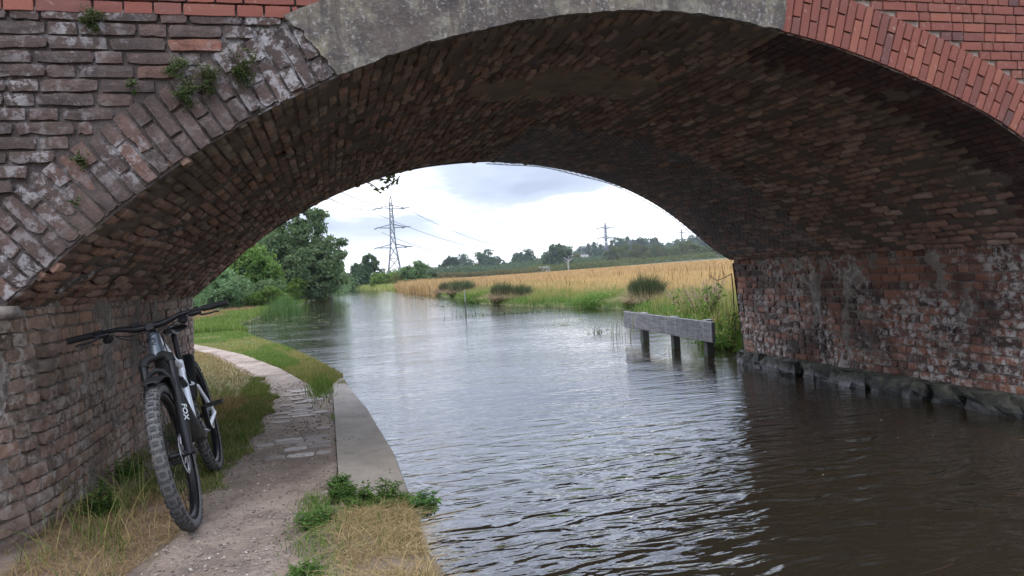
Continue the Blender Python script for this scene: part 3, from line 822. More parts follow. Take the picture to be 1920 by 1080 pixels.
def left_ground():
    ys = np.r_[np.linspace(-12, 2, 15), np.linspace(2.2, 16, 110), np.linspace(16.5, 60, 80), np.linspace(62, 130, 30)]
    us = np.r_[0, .0001, .02, .05, .09, .14, .2, .28, .36, .46, .58, .72, .86, 1.0, 1.2, 1.45, 1.7, 2.0, 2.5, 3.2, 4.5, 7, 12, 20, 40, 90, 200]
    Yg, Ug = np.meshgrid(ys, us, indexing='ij')
    X = xbl(Yg)-Ug
    Z = .128 + .02*(vnoise(np.c_[X.ravel()*2.5, Yg.ravel()*2.5, X.ravel()*0], 1, 1, 3).reshape(X.shape)-.5)
    soft = (Yg > 9.6)
    Z = np.where(soft, np.minimum(Z, .02+Ug*.7), Z)
    Z = Z + .25*sstep(Ug, 6, 30)
    Z[:, 0] = -.35
    V = np.c_[X.ravel(), Yg.ravel(), Z.ravel()]
    return mesh_np('towpath_bank', V, grid_faces(len(ys), len(us))[:, ::-1][:, ::-1], smooth=True)
gl = link('towpath_bank', left_ground(), M_BANK); tag(gl, kind='structure')
def right_ground():
    ys = np.r_[np.linspace(8.5, 40, 90), np.linspace(41, 130, 60)]
    us = np.r_[0, .02, .15, .3, .5, .8, 1.2, 1.8, 2.6, 4, 6, 9, 14, 20, 30, 45, 70, 110, 180]
    Yg, Ug = np.meshgrid(ys, us, indexing='ij'); X = xbr(Yg)+Ug
    Z = terrain(X, Yg); Z[:, 0] = -.35
    V = np.c_[X.ravel(), Yg.ravel(), Z.ravel()]
    F = grid_faces(len(ys), len(us)); return mesh_np('field', V, F, smooth=True, midx=np.where((F[:, 0] % len(us)) < 7, 1, 0))
gr = link('field', right_ground(), [M_FIELD, M_TURF]); tag(gr, kind='structure')
xs = np.linspace(-700, 1100, 120); ys = np.r_[np.linspace(129.5, 300, 20), np.linspace(315, 1600, 40)]
Xg, Yg = np.meshgrid(xs, ys, indexing='ij')
Zf = terrain(Xg, Yg)
V = np.c_[Xg.ravel(), Yg.ravel(), Zf.ravel()]
fg = link('far_terrain', mesh_np('far_terrain', V, grid_faces(len(xs), len(ys)), smooth=True), M_HILL); tag(fg, kind='structure')
q = MB(); q.add([(-3000, -3000, -.5), (3000, -3000, -.5), (3000, 3500, -.5), (-3000, 3500, -.5)], [(0, 1, 2, 3)]); tag(q.build('ground', M_HILL), kind='structure')
q = MB(); q.add([(-8, -14, 0), (14, -14, 0), (14, 132, 0), (-8, 132, 0)], [(0, 1, 2, 3)]); tag(q.build('canal_water', M_WATER), kind='structure')
# the bank behind the camera on the far side of the canal
q = MB(); q.add([(5.6, -14, .3), (60, -14, .3), (60, 3.4, .3), (5.6, 3.4, .3), (5.2, -14, -.4), (5.2, 3.4, -.4)], [(0, 1, 2, 3), (4, 0, 3, 5)]); tag(q.build('offside_bank', M_TURF), kind='structure')

# towpath sheet
PLX = np.array([(-3, -.95), (3.0, -.85), (3.5, -.8), (4.95, -.70), (6, -.62), (8.2, -.60), (10.2, -.92), (12.2, -1.45), (14.6, -2.10), (15.8, -2.6), (18, -3.5), (22, -5.0), (30, -8)])
PRX = np.array([(-3, -.2), (3.2, -.16), (3.7, -.12), (4.3, -.02), (5, .004), (8.2, .004), (8.9, -.2), (11.3, -.72), (14.1, -1.5), (16.4, -2.35), (18, -3.0), (22, -4.4), (30, -7.2)])
plx = lambda y: np.interp(y, PLX[:, 0], PLX[:, 1]); prx = lambda y: np.interp(y, PRX[:, 0], PRX[:, 1])
ys = np.r_[np.linspace(-3, 2, 10), np.linspace(2.05, 9, 280), np.linspace(9.1, 30, 120)]; nu = 36
Yg, Ug = np.meshgrid(ys, np.linspace(-.12, 1.0, nu), indexing='ij')
X = plx(Yg)+(prx(Yg)-plx(Yg))*Ug
Z = .139+.010*(vnoise(np.c_[X.ravel()*5, Yg.ravel()*5, X.ravel()*0], 1, 2, 4).reshape(X.shape)-.5) + .008*(vnoise(np.c_[X.ravel()*28, Yg.ravel()*28, X.ravel()*0], 1, 6, 2).reshape(X.shape)-.5)
Z = Z - .03*np.clip(-Ug/.12, 0, 1)
path = link('towpath', mesh_np('towpath', np.c_[X.ravel(), Yg.ravel(), Z.ravel()], grid_faces(len(ys), nu)[:, ::-1][:, ::-1], smooth=True), M_DIRT); tag(path, kind='structure')
# setts showing through the dirt
def f_sett(t):
    p = t.pos(); b = t.noise(p, 30, 6, .7, .3)
    c = t.ramp(t.rnd(), [(0, (.22, .175, .14)), (.5, (.29, .235, .19)), (.85, (.35, .295, .245)), (1, (.47, .43, .38))])
    c = t.mix(t.math('MULTIPLY', t.step(b, .45, .65), .6), c, (.17, .14, .115))
    return bsdf(t, c, .85, t.bump(b, .6, .006))
M_SETT = material('worn_sett', f_sett)
TS = [template(s+90, 6, 4, .5) for s in range(5)]
smesh = []
for V, F in TS:
    me = mesh_np('paving_sett', V, F); me.materials.append(M_SETT); smesh.append(me)
yv = 5.35; row = 0
while yv < 8.75:
    dpt = .115; x = float(plx(yv))+.05+(.12 if row % 2 else 0)+.05*rng.random()
    xe = float(prx(yv))-.03
    while x < xe:
        L = .13+.1*rng.random(); L = min(L, xe-x)
        keep = (yv < 5.85 and x > -.45 and rng.random() < .85) or (yv > 6.7 and rng.random() < .5) or rng.random() < .07
        if keep and L > .07:
            ob = bpy.data.objects.new('paving_sett', smesh[int(rng.integers(5))]); COL.objects.link(ob); ob.parent = path
            ob.matrix_world = Matrix.Translation((x+L/2, yv+dpt/2, .1455+.003*rng.random())) @ Matrix.Rotation(rng.normal(0, .02), 4, 'Z') @ Matrix.Diagonal((L-.014, dpt-.014, .010, 1))
        x += L
    yv += dpt; row += 1
# pebbles and grit
import bmesh
b = bmesh.new(); bmesh.ops.create_icosphere(b, subdivisions=1, radius=1); IV = np.array([v.co[:] for v in b.verts]); IF = np.array([[v.index for v in f.verts] for f in b.faces]); b.free()
def scatter_stones(name, n, fx, y0, y1, smin, smax, mt, zf=.142, power=3.0):
    yv = y0+(y1-y0)*rng.random(n)**1.3; x = fx(yv, rng.random(n)); sz = smin+(smax-smin)*rng.random(n)**power
    V = IV[None]*sz[:, None, None]*(1+.35*rng.normal(size=(n, 12, 1)))*np.array([1, .8, .5])[None, None]
    an = rng.random(n)*6.28; c_, s_ = np.cos(an)[:, None], np.sin(an)[:, None]
    Vx = V[..., 0]*c_-V[..., 1]*s_ + x[:, None]; Vy = V[..., 0]*s_+V[..., 1]*c_ + yv[:, None]; Vz = V[..., 2]+zf+sz[:, None]*.15
    F = (IF[None]+12*np.arange(n)[:, None, None]).reshape(-1, 3)
    ob = link(name, mesh_np(name, np.stack([Vx, Vy, Vz], -1).reshape(-1, 3), F, np.repeat(rng.random(n), 12)), mt); tag(ob, kind='stuff'); return ob
scatter_stones('gravel', 8000, lambda y, u: plx(y)-.05+(prx(y)-plx(y)+.05)*u, 2.5, 9.5, .0015, .010, M_PEB, power=3.0)
# crumbs of earth on the coping
scatter_stones('coping_grit', 160, lambda y, u: .03+.32*u, 3.9, 9.0, .002, .009, M_PEB, .153)

# coping
ys = np.r_[np.linspace(-4, 9.45, 190)]
Xo = xbl(ys); Xi = np.interp(ys, [-4, 8.85, 9.45], [.006, .010, .115])
prof = [(0, -.03), (0, 0), (.02, .0), (.35, 0), (.7, 0), (.93, 0), (.975, -.006), (1.0, -.022), (1.0, -.5)]
V = []
for i, yv in enumerate(ys):
    for (u, dz) in prof: V.append((Xi[i]+(Xo[i]-Xi[i])*u + (.004 if u == 1 else 0), yv, .153+dz + .003*math.sin(yv*3+u*4)))
cop = link('canal_coping', mesh_np('canal_coping', V, grid_faces(len(ys), len(prof))[:, ::-1], smooth=False), M_CONC)
tag(cop, kind='structure')

# ------------------------------------------------------------------ vegetation helpers
def blades(name, P, H, Wd, mt, lean=.35, seg=3, kind='stuff', parent=None, rndv=None, droop=.5, leandir=None):
    """P (n,3) roots, H heights, Wd widths: tapering curved blades"""
    n = len(P); H = np.broadcast_to(H, n).astype(float); Wd = np.broadcast_to(Wd, n).astype(float)
    an = rng.random(n)*2*math.pi; dx, dy = np.cos(an), np.sin(an)
    ln = lean*np.abs(rng.normal(.6, .5, n))
    ld = an + rng.normal(0, 1.2, n)
    lx, ly = np.cos(ld), np.sin(ld)
    if leandir is not None: lx, ly = leandir[:, 0], leandir[:, 1]
    rows = []
    for k in range(seg+1):
        f = k/seg; hor = ln*H*(f**1.7); zz = H*f*(1-droop*np.clip(ln, 0, 1.2)*f*f*.6)
        w_ = Wd*(1-f)**.6 if k < seg else 0*Wd
        cxx = P[:, 0]+lx*hor; cyy = P[:, 1]+ly*hor; cz = P[:, 2]+zz
        if k < seg:
            rows.append(np.stack([cxx-dx*w_/2, cyy-dy*w_/2, cz], 1)); rows.append(np.stack([cxx+dx*w_/2, cyy+dy*w_/2, cz], 1))
        else: rows.append(np.stack([cxx, cyy, cz], 1))
    nv = 2*seg+1; V = np.stack(rows, 1).reshape(-1, 3)
    base = (np.arange(n)*nv)[:, None]
    quads = np.concatenate([base+np.array([2*k, 2*k+1, 2*k+3, 2*k+2]) for k in range(seg-1)]) if seg > 1 else np.zeros((0, 4), int)
    tris = base+np.array([2*seg-2, 2*seg-1, 2*seg])
    r_ = rng.random(n) if rndv is None else rndv
    ob = link(name, mesh_np(name, V, [quads, tris], np.repeat(r_, nv)), mt, parent)
    if kind: tag(ob, kind=kind)
    return ob
def leafcloud(C, size, flat=.35, elong=1.5):
    """one bent leaf quad per centre"""
    n = len(C); size = np.broadcast_to(size, n)
    a = rng.normal(size=(n, 3)); a /= np.linalg.norm(a, axis=1)[:, None]
    up = rng.normal(size=(n, 3)); up[:, 2] += .8; b = np.cross(a, up); b /= np.linalg.norm(b, axis=1)[:, None]
    L = size[:, None]*elong*.5; W_ = size[:, None]*.36
    nrm = np.cross(a, b)
    V = np.stack([C-a*L, C+b*W_+nrm*size[:, None]*.08, C+a*L, C-b*W_+nrm*size[:, None]*.08], 1).reshape(-1, 3)
    F = (np.arange(n)*4)[:, None]+np.array([0, 1, 2, 3]); return V, F
def crown_points(blobs, n, shell=.55, seed=0):
    """points through ellipsoid blobs, thinned by clump noise so that gaps and dark hollows appear"""
    B = np.array(blobs, float); vol = B[:, 3]*B[:, 4]*B[:, 5]; pr = vol**.8/np.sum(vol**.8)
    N_ = int(n*2.6); i = rng.choice(len(B), N_, p=pr); d_ = rng.normal(size=(N_, 3)); d_ /= np.linalg.norm(d_, axis=1)[:, None]
    r_ = rng.random(N_)**(1/3.)*(1-shell)+shell*rng.random(N_)**.3
    r_ = np.clip(r_, 0, 1.05)*(1+.13*rng.normal(size=N_))
    P = B[i, :3]+d_*r_[:, None]*B[i, 3:6]
    k = vnoise(P, 2.6/np.cbrt(vol.mean()), seed+1, 3) + rng.normal(0, .03, N_)
    P = P[np.argsort(-k)[:n]]
    return P
def make_tree(name, label, cat, base, blobs, nleaf, leaf, mt, trunk=(.15, 2.0), group=None, seed=0, limbs=5, obj=True):
    root = tag(empty(name, base), label, cat, group)
    P = crown_points(blobs, nleaf, seed=seed); V, F = leafcloud(P, leaf*(.6+.8*rng.random(len(P))))
    cl_ = vnoise(P, 1.7/leaf/6, seed+5, 2)
    r_ = np.clip(.5+(cl_-.5)*1.3+rng.normal(0, .16, len(P)), 0, 1)
    link('crown', mesh_np('crown', V, F, np.repeat(r_, 4)), mt, root)
    if trunk:
        tm = MB(); r0_, h = trunk
        tm.tube([(0, 0, -.3), (0, 0, h*.3), (.03*h, .02*h, h)], [r0_*1.25, r0_, r0_*.6], 8)
        B = sorted(blobs, key=lambda b_: -b_[3]*b_[4])[:limbs]
        for b_ in B:
            e = Vector(b_[:3]); s_ = Vector((.02*h, .01*h, h*.8)); mid = (s_+e)/2+Vector((rng.normal(0, .1), rng.normal(0, .1), -.1*h))
            tm.tube([s_, mid, e], [r0_*.5, r0_*.32, r0_*.1], 6)
        tm.build('trunk', M_BARK, root, True)
    return root
def blobset(w_, h, z0, n, seed, lean=0.0, top=.55):
    """n ellipsoids filling a crown of half width w_, height h above z0"""
    g_ = np.random.default_rng(seed); out = []
    for i in range(n):
        f = (i+.5)/n; z = z0+h*(.12+.8*f); rw = w_*math.sqrt(max(.12, 1-(abs(f-.42)/(top+.12))**2.2))
        a = g_.random()*6.28; rr_ = rw*.62*math.sqrt(g_.random())
        s_ = w_*(.38+.22*g_.random())*(1-.35*f)
        out.append((rr_*math.cos(a)+lean*f*w_, rr_*math.sin(a), z, s_, s_, s_*.75*min(1.3, h/(2*w_)+.4)))
    return out
def copy_tree(o_, loc, rz, sc, label=None, group=None):
    r_ = o_.copy(); COL.objects.link(r_); r_.location = loc; r_.rotation_euler = (0, 0, rz); r_.scale = sc
    if label: r_['label'] = label
    if group: r_['group'] = group
    for ch in list(o_.children):
        c_ = ch.copy(); COL.objects.link(c_); c_.parent = r_
    return r_
def inpoly_pts(n, y0, y1, fx0, fx1, power=1.0):
    yv = y0+(y1-y0)*rng.random(n)**power; u = rng.random(n); x = fx0(yv)+(fx1(yv)-fx0(yv))*u
    return x, yv
def clumpy(x, y, sc, thr, seed=3):
    k = vnoise(np.c_[x*sc, y*sc, 0*x], 1, seed, 3) > thr; return x[k], y[k]

# ------------------------------------------------------------------ left side vegetation
gz = .13
# dry hay and green shoots at the foot of the left wall
x, y = inpoly_pts(24000, 2.3, 5.0, lambda y: -2.2+0*y, lambda y: plx(y)-.04+.06*np.sin(y*5)); x, y = clumpy(x, y, 3, .36, 4)
blades('dry_verge_grass', np.c_[x, y, gz+0*x], .012+.065*rng.random(len(x))**1.6, .004, M_GDRY, 2.6, 3)
x, y = inpoly_pts(3800, 2.6, 9.4, lambda y: -1.46+0*y, lambda y: -1.0+.08*np.sin(y*4)); x, y = clumpy(x, y, 4, .47, 5)
blades('wall_foot_grass', np.c_[x, y, gz+0*x], .03+.13*rng.random(len(x))**1.6, .006, M_GSHADE, .9, 3)
# verge beside the bicycle
x, y = inpoly_pts(26000, 4.7, 10.2, lambda y: np.maximum(plx(y)-.40+.22*sstep(y, 6.8, 9.5)-.09*np.sin(y*3), -1.44+0*y), lambda y: plx(y)+.05*np.sin(y*7)+.03*np.sin(y*19)); x, y = clumpy(x, y, 5, .36, 6)
blades('path_verge_grass', np.c_[x, y, gz+0*x], (.012+.085*rng.random(len(x))**1.6)*(.5+1.0*vnoise(np.c_[x*6, y*4, 0*x], 1, 33)), .006, M_GSHADE, .9, 3)
x, y = inpoly_pts(60000, 7.0, 16, lambda y: np.where(y < YF, -1.44, -5.0)+0*y, lambda y: plx(y)-.10*(1-sstep(y, 8.8, 10))-.08*np.sin(y*3)*(y < 10)+.03); 
blades('dry_lawn', np.c_[x, y, gz+0*x], .015+.05*rng.random(len(x)), .007, M_GDRY, 1.2, 2)
# strip between path and canal beyond the bridge
x, y = inpoly_pts(60000, 8.9, 28, prx, lambda y: xbl(y)+.0, 1.25)
k = vnoise(np.c_[x*1.1, y*.8, 0*x], 1, 9, 3)+.06*sstep(y, 8, 12)-.16*(xbl(y)-x < .30)+rng.normal(0, .05, len(x))
g1 = k > .55
blades('waterside_green_grass', np.c_[x[g1], y[g1], gz-.01+0*x[g1]], .03+.07*rng.random(g1.sum()), .008, M_GGREEN, .7, 2)
blades('waterside_pale_grass', np.c_[x[~g1], y[~g1], gz-.01+0*x[~g1]], .015+.05*rng.random((~g1).sum()), .008, M_GMIX, .9, 2)
x, y = inpoly_pts(9000, 8.9, 14, lambda y: xbl(y)-.32, lambda y: xbl(y)-.0, 1.2)
blades('water_edge_dry_grass', np.c_[x, y, gz-.02+0*x], .02+.05*rng.random(len(x)), .007, M_GDRY, 1.2, 2)
# grass growing in the joint between path and coping
x, y = inpoly_pts(420, 4.0, 9.2, lambda y: -.02+0*y, lambda y: .015+0*y); x, y = clumpy(x, y, 3.2, .66, 12)
blades('joint_grass', np.c_[x, y, .145+0*x], .02+.05*rng.random(len(x)), .005, M_GGREEN, .8, 3)
x = rng.normal(-.12, .07, 900); y = rng.normal(8.75, .45, 900)
blades('coping_end_tuft', np.c_[x, y, .14+0*x], .03+.09*rng.random(len(x)), .007, M_GGREEN, .7, 3)
# hay mound in front of the coping end
ys_, us_ = np.linspace(.9, 4.02, 60), np.linspace(0, 1, 26)
Yg, Ug = np.meshgrid(ys_, us_, indexing='ij'); x0_ = -.22+.0*Yg; X = x0_+(.39-x0_)*Ug+.02*np.sin(Yg*9)*(Ug)
Zm = .135+.045*np.sin(np.pi*np.clip(Ug, 0, 1))**.6*sstep(4.02-Yg, 0, .35)*sstep(Yg, .9, 1.3)+.02*vnoise(np.c_[X.ravel()*9, Yg.ravel()*9, 0*X.ravel()], 1, 3).reshape(X.shape)
Zm[:, -1] = -.1
tag(link('hay_mound', mesh_np('hay_mound', np.c_[X.ravel(), Yg.ravel(), Zm.ravel()], grid_faces(60, 26)[:, ::-1][:, ::-1], smooth=True), M_BANK), kind='structure')
def mz(x, y): u = np.clip((x+.22)/.66, 0, 1); return .135+.045*np.sin(np.pi*u)**.6*sstep(4.02-y, 0, .35)
x = -.02+.37*rng.random(16000)**.85; y = 1.5+2.35*rng.random(16000)**.72
hk = vnoise(np.c_[x*7, y*7, 0*x], 1, 71, 3) > .40; x, y = x[hk], y[hk]
blades('cut_dry_grass', np.c_[x, y, mz(x, y)], .02+.085*rng.random(len(x))**1.8, .0036, M_GDRY, 3.2, 3, droop=1.0)
x = .0+.36*rng.random(1500); y = 2.6+1.3*rng.random(1500); hk = vnoise(np.c_[x*6, y*6, 0*x], 1, 72, 3) > .52; x, y = x[hk], y[hk]
blades('mound_shoots', np.c_[x, y, mz(x, y)], .02+.05*rng.random(len(x)), .005, M_GSHADE, 1.3, 3)
x = rng.normal(-.10, .06, 1800); y = 2.6+1.7*rng.random(1800)
blades('mound_green_grass', np.c_[x, y, mz(x, y)], .02+.06*rng.random(len(x)), .005, M_GGREEN, 1.1, 3)
x = .02+.36*rng.random(1500); y = rng.normal(3.9, .06, 1500)
blades('mound_back_grass', np.c_[x, y, mz(x, y)+.005], .02+.06*rng.random(len(x)), .005, M_GGREEN, 1.1, 3)
# leafy weeds: several toothed leaflets on short stems
def weed(name, label, base, R, H, n, leaf, mt, group=None, obj=True):
    base = np.array(base, float)
    root = tag(empty(name, tuple(base)), label, 'weed' if 'fern' not in name else 'fern', group)
    st = MB(); LV, LF, LR = [], [], []; k_ = 0
    for i in range(n):
        a = rng.random()*6.28; r_ = R*math.sqrt(rng.random()); h = H*(.4+.6*rng.random())*(1-.4*r_/R)
        e = np.array([r_*math.cos(a), r_*math.sin(a), h]); b0 = np.array([r_*.3*math.cos(a), r_*.3*math.sin(a), -.01])
        mid = (e+b0)/2+np.array([0, 0, .15*h]); st.tube([b0, mid, e], [.0016, .0013, .0008], 3, False)
        for q_ in range(9):
            f = .35+.65*q_/8; c_ = b0*(1-f)+e*f + np.array([0, 0, .15*h])*math.sin(math.pi*f)
            an = a+(1 if q_ % 2 else -1)*1.1+rng.normal(0, .3); L = leaf*(.6+.5*rng.random())*(1-.3*f+.2)
            dv = np.array([math.cos(an), math.sin(an), rng.normal(.1, .3)]); dv /= np.linalg.norm(dv)
            sv = np.cross(dv, [0, 0, 1.]); sv /= np.linalg.norm(sv); nv_ = np.cross(sv, dv)
            pts = [c_, c_+dv*L*.3+sv*L*.22, c_+dv*L*.42+sv*L*.13, c_+dv*L*.62+sv*L*.2, c_+dv*L-nv_*L*.12, c_+dv*L*.62-sv*L*.2, c_+dv*L*.42-sv*L*.13, c_+dv*L*.3-sv*L*.22]
            mid_ = c_+dv*L*.5-nv_*L*.07
            LV += [mid_]+pts; LF += [(k_, k_+1+j, k_+1+(j+1) % 8) for j in range(8)]; k_ += 9; LR += [rng.random()]*9
    link('stems', st.mesh('stems'), M_WEED, root); link('leaves', mesh_np('leaves', LV, np.array(LF), LR), mt, root)
    for c_ in root.children: c_['kind'] = 'stuff'
    return root
WL = ['leafy green weed sprawling over the coping edge beside the canal', 'low green weed growing through the join between path and coping', 'green weed at the left side of the dry grass mound', 'small weed growing on the dirt at the front of the mound', 'broad green weed drooping over the canal at the mound corner', 'leafy weed straggling up the joint between path and coping, just behind the mound']
for i, (bx, by, R, H, n, lf) in enumerate([(.20, 3.96, .20, .17, 90, .040), (.01, 4.42, .08, .08, 34, .036), (-.10, 3.70, .12, .12, 50, .036), (-.14, 3.05, .08, .10, 24, .034), (.42, 3.74, .09, .17, 44, .036), (.02, 4.17, .08, .10, 40, .038)]):
    weed('leafy_weed', WL[i], (bx, by, .15 if by > 4 else mz(np.array(bx), np.array(by))-.01), R, H, n, lf, M_WEED)
for i, (bx, by, R, H, n, lf, lb) in enumerate([(-1.27, 4.45, .11, .24, 30, .045, 'tall dark weed at the foot of the left wall in front of the bicycle'), (-1.33, 5.3, .12, .17, 34, .05, 'dark green weed between the left wall and the front wheel'), (-1.2, 6.4, .10, .14, 22, .05, 'small green weed by the wall behind the bicycle'), (-.78, 6.2, .12, .07, 24, .04, 'low green weed on the verge right of the rear wheel')]):
    weed('wall_weed', lb, (bx, by, .13), R, H, n, lf, M_WEED)
# tall seeding grass stalks by the wall
x = rng.normal(-1.22, .12, 120); y = rng.normal(4.5, .5, 120)
blades('tall_wall_stalks', np.c_[x, y, .13+0*x], .15+.18*rng.random(120), .004, M_GMIX, .9, 4)
# ferns on the bridge face
FL = ['small green fern tuft under the red brick course at the top left', 'round green fern, left and upper of the pair of ferns on the arch ring', 'fern between two others, growing just left of the exposed orange brick', 'largest fern clump, highest on the arch ring at the right of the exposed brick', 'round fern directly below the upper left one on the ring', 'tiny fern sprout at the inner end of the old courses', 'small fern low on the left part of the arch ring', 'tiny green sprig lowest on the left part of the ring']
for i, (fx, fz, r_) in enumerate([(-.985, 1.30, .04), (-.625, 1.07, .045), (-.50, 1.03, .052), (-.335, 1.10, .062), (-.59, .96, .045), (-.83, .99, .025), (-1.065, .65, .03), (-1.10, .455, .02)]):
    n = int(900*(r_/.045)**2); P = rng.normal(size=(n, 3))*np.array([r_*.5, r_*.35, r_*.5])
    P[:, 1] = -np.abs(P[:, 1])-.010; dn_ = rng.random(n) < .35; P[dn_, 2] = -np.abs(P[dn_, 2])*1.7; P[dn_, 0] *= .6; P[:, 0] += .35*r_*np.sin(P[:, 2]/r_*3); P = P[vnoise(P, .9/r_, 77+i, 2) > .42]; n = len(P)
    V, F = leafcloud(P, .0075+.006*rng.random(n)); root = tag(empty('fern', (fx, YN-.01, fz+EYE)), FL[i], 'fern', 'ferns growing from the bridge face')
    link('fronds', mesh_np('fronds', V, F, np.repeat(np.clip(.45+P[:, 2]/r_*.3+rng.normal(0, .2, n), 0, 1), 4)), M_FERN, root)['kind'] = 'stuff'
    st = MB()
    for j in range(7):
        a = rng.random()*6.28; st.tube([(0, .01, -r_*.3), (.4*r_*math.cos(a), -r_*.5, .3*r_*math.sin(a)), (.9*r_*math.cos(a), -r_*.8, .8*r_*math.sin(a))], .0009, 3, False)
    st.build('stems', M_FERN, root)['kind'] = 'stuff'

# left bank beyond: bright grass, reeds, nettles, hedge
x, y = inpoly_pts(42000, 22, 60, lambda y: xbl(y)-5.5, lambda y: xbl(y)+.15, 1.5)
k = (x > xbl(y)-1.7-.5*np.sin(y*.7)); 
blades('bank_green_grass', np.c_[x[k], y[k], .1+0*x[k]], (.08+.22*rng.random(k.sum()))*(.6+.6*vnoise(np.c_[x[k]*.6, y[k]*.4, 0*x[k]], 1, 2)), .03, M_GGREEN, .4, 2)
blades('bank_dry_grass', np.c_[x[~k], y[~k], .15+0*x[~k]], .05+.12*rng.random((~k).sum()), .03, M_GDRY, .6, 2)
def reed_bed(name, label, cx_, cy_, rx, ry, n, h, mt, w_=.02, cat='reeds'):
    x = cx_+rng.normal(0, rx, n); y = cy_+rng.normal(0, ry, n)
    ob = blades(name, np.c_[x-cx_, y-cy_, -.05+0*x], h*(.35+.7*rng.random(n)**.8)*(1-.25*np.abs((x-cx_)/rx).clip(0, 2)/2), w_, mt, .35, 3, kind='stuff'); ob.location = (cx_, cy_, 0)
    return ob
reed_bed('reed_bed', '', at(530, 36), 36, .40, 1.6, 900, 1.15, M_REED)
reed_bed('reed_bed', '', at(507, 33), 33, .2, .8, 260, .8, M_REED)
reed_bed('reed_bed', '', at(420, 29.5), 29.5, .5, .8, 500, .5, M_REED)
def bush(name, label, px, Y, w_, h, n, leaf, mt, seed, cat='bush', z0=0.1, nb=9, group=None):
    return make_tree(name, label, cat, (at(px, Y), Y, z0), blobset(w_, h, 0, nb, seed, 0, .75), n, leaf, mt, (.06, h*.4), group, seed, 3)
# scrub along the left bank
for i, (px, Y, w_, h, mt, lb) in enumerate([(425, 45, 2.2, 2.3, M_LGREEN, 'dark bush at the left end of the bank hedge, under the arch edge'), (470, 48, 2.2, 1.8, M_LGREEN, 'dark low bush behind the reeds under the light green tree'), (500, 46, 1.4, 1.2, M_LLIGHT, 'pale green bush just left of the waterside reeds'),
     (545, 56, 1.9, 1.7, M_LLIGHT, 'bright bush behind the reeds on the left bank'), (575, 64, 1.8, 1.5, M_LOLIVE, 'olive bush right of the waterside reeds'), (602, 74, 2.0, 1.6, M_LLIGHT, 'pale bush overhanging the canal on the left bank'), (622, 90, 1.9, 1.6, M_LOLIVE, 'last rounded bush of the left bank before the canal bends')]):
    bush('bank_bush', lb, px, Y, w_, h, 5200, .13, mt, 30+i, group='bushes along the left bank')
# trees on the left
make_tree('willow_tree', 'bright light green tree on the left bank beside the arch', 'tree', (at(468, 52), 52, .1), blobset(2.9, 3.5, .4, 14, 3), 26000, .17, M_LLIGHT, (.16, 2.2), None, 3)
make_tree('willow_tree', 'lighter green tree behind, partly hidden by the arch at the left', 'tree', (at(410, 60), 60, .1), blobset(3.4, 3.8, .3, 12, 9), 16000, .18, M_LGREEN, (.16, 2.2), None, 4)
big = [(0, 0, 3.0, 2.6, 2.4, 1.9), (-1.8, .2, 2.6, 1.8, 1.8, 1.7), (1.7, 0, 2.3, 1.6, 1.6, 1.6), (-.4, 0, 4.8, 2.0, 1.9, 1.4), (.9, 0, 5.9, 1.3, 1.2, .9), (-1.6, .3, 4.3, 1.5, 1.4, 1.2), (2.4, 0, 4.4, 1.15, 1.0, .75), (3.0, 0, 3.6, .8, .8, .5), (1.6, 0, 6.9, .8, .8, .55), (-.7, 0, 6.4, 1.1, 1.0, .9), (.3, 0, 7.3, .8, .8, .55), (2.6, .1, 1.6, 1.2, 1.2, 1.0), (-2.6, 0, 1.2, 1.3, 1.2, 1.1), (.4, 0, 1.1, 2.2, 1.8, 1.0), (3.5, 0, 4.7, .5, .5, .3)]
make_tree('oak_tree', 'tall dark green tree overhanging the canal on the left bank', 'tree', (at(562, 58), 58, .1), [tuple(np.array(b_)*np.array([.95, .95, .93, 1, 1, 1])) for b_ in big], 42000, .17, M_LGREEN, (.24, 3.0), None, 7, 9)
make_tree('oak_tree', 'dark tree between the light green tree and the tall tree', 'tree', (at(520, 66), 66, .1), blobset(3.0, 6.2, .3, 12, 15), 22000, .19, M_LGREEN, (.2, 3), None, 8)
make_tree('oak_tree', 'lower dark tree at the right edge of the left bank trees', 'tree', (at(618, 72), 72, .1), blobset(1.8, 4.6, .2, 10, 16), 15000, .17, M_LGREEN, (.2, 2), None, 10)
# far end of the canal
bush('round_tree', 'rounded green tree at the far end of the canal, left of the pylon', 688, 128, 3.4, 5.4, 15000, .26, M_LFAR, 41, 'tree', .1, 12)
bush('low_tree', 'small tree beside the rounded tree at the canal end', 668, 134, 2.0, 3.0, 5000, .26, M_LFAR, 43, 'tree')
bush('waterside_willow', 'pale green bush below the pylon at the canal end', 717, 112, 2.4, 2.2, 6000, .2, M_LLIGHT, 42)
bush('waterside_scrub', 'olive scrub on the right bank below the pylon', 745, 112, 2.6, 1.9, 6000, .2, M_LOLIVE, 44)
bush('hawthorn_bush', 'dark green hawthorn bush right of the pylon on the right bank', 786, 80, 2.1, 3.0, 15000, .15, M_LGREEN, 45)
bush('hawthorn_bush', 'smaller dark shoulder of bush beside the hawthorn on the right', 812, 95, 1.5, 1.9, 5000, .17, M_LFAR, 46)
bush('canal_end_bush', 'low olive bush between the pylon and the hawthorn bush', 762, 104, 2.4, 1.9, 5000, .2, M_LOLIVE, 48)
bush('canal_end_bush', 'pale rounded bush at the right bank just below the pylon legs', 733, 118, 2.6, 2.2, 5000, .22, M_LLIGHT, 49)
bush('canal_end_bush', 'low dark bush closing the view at the far bend', 650, 130, 2.4, 2.4, 5000, .24, M_LOLIVE, 47)

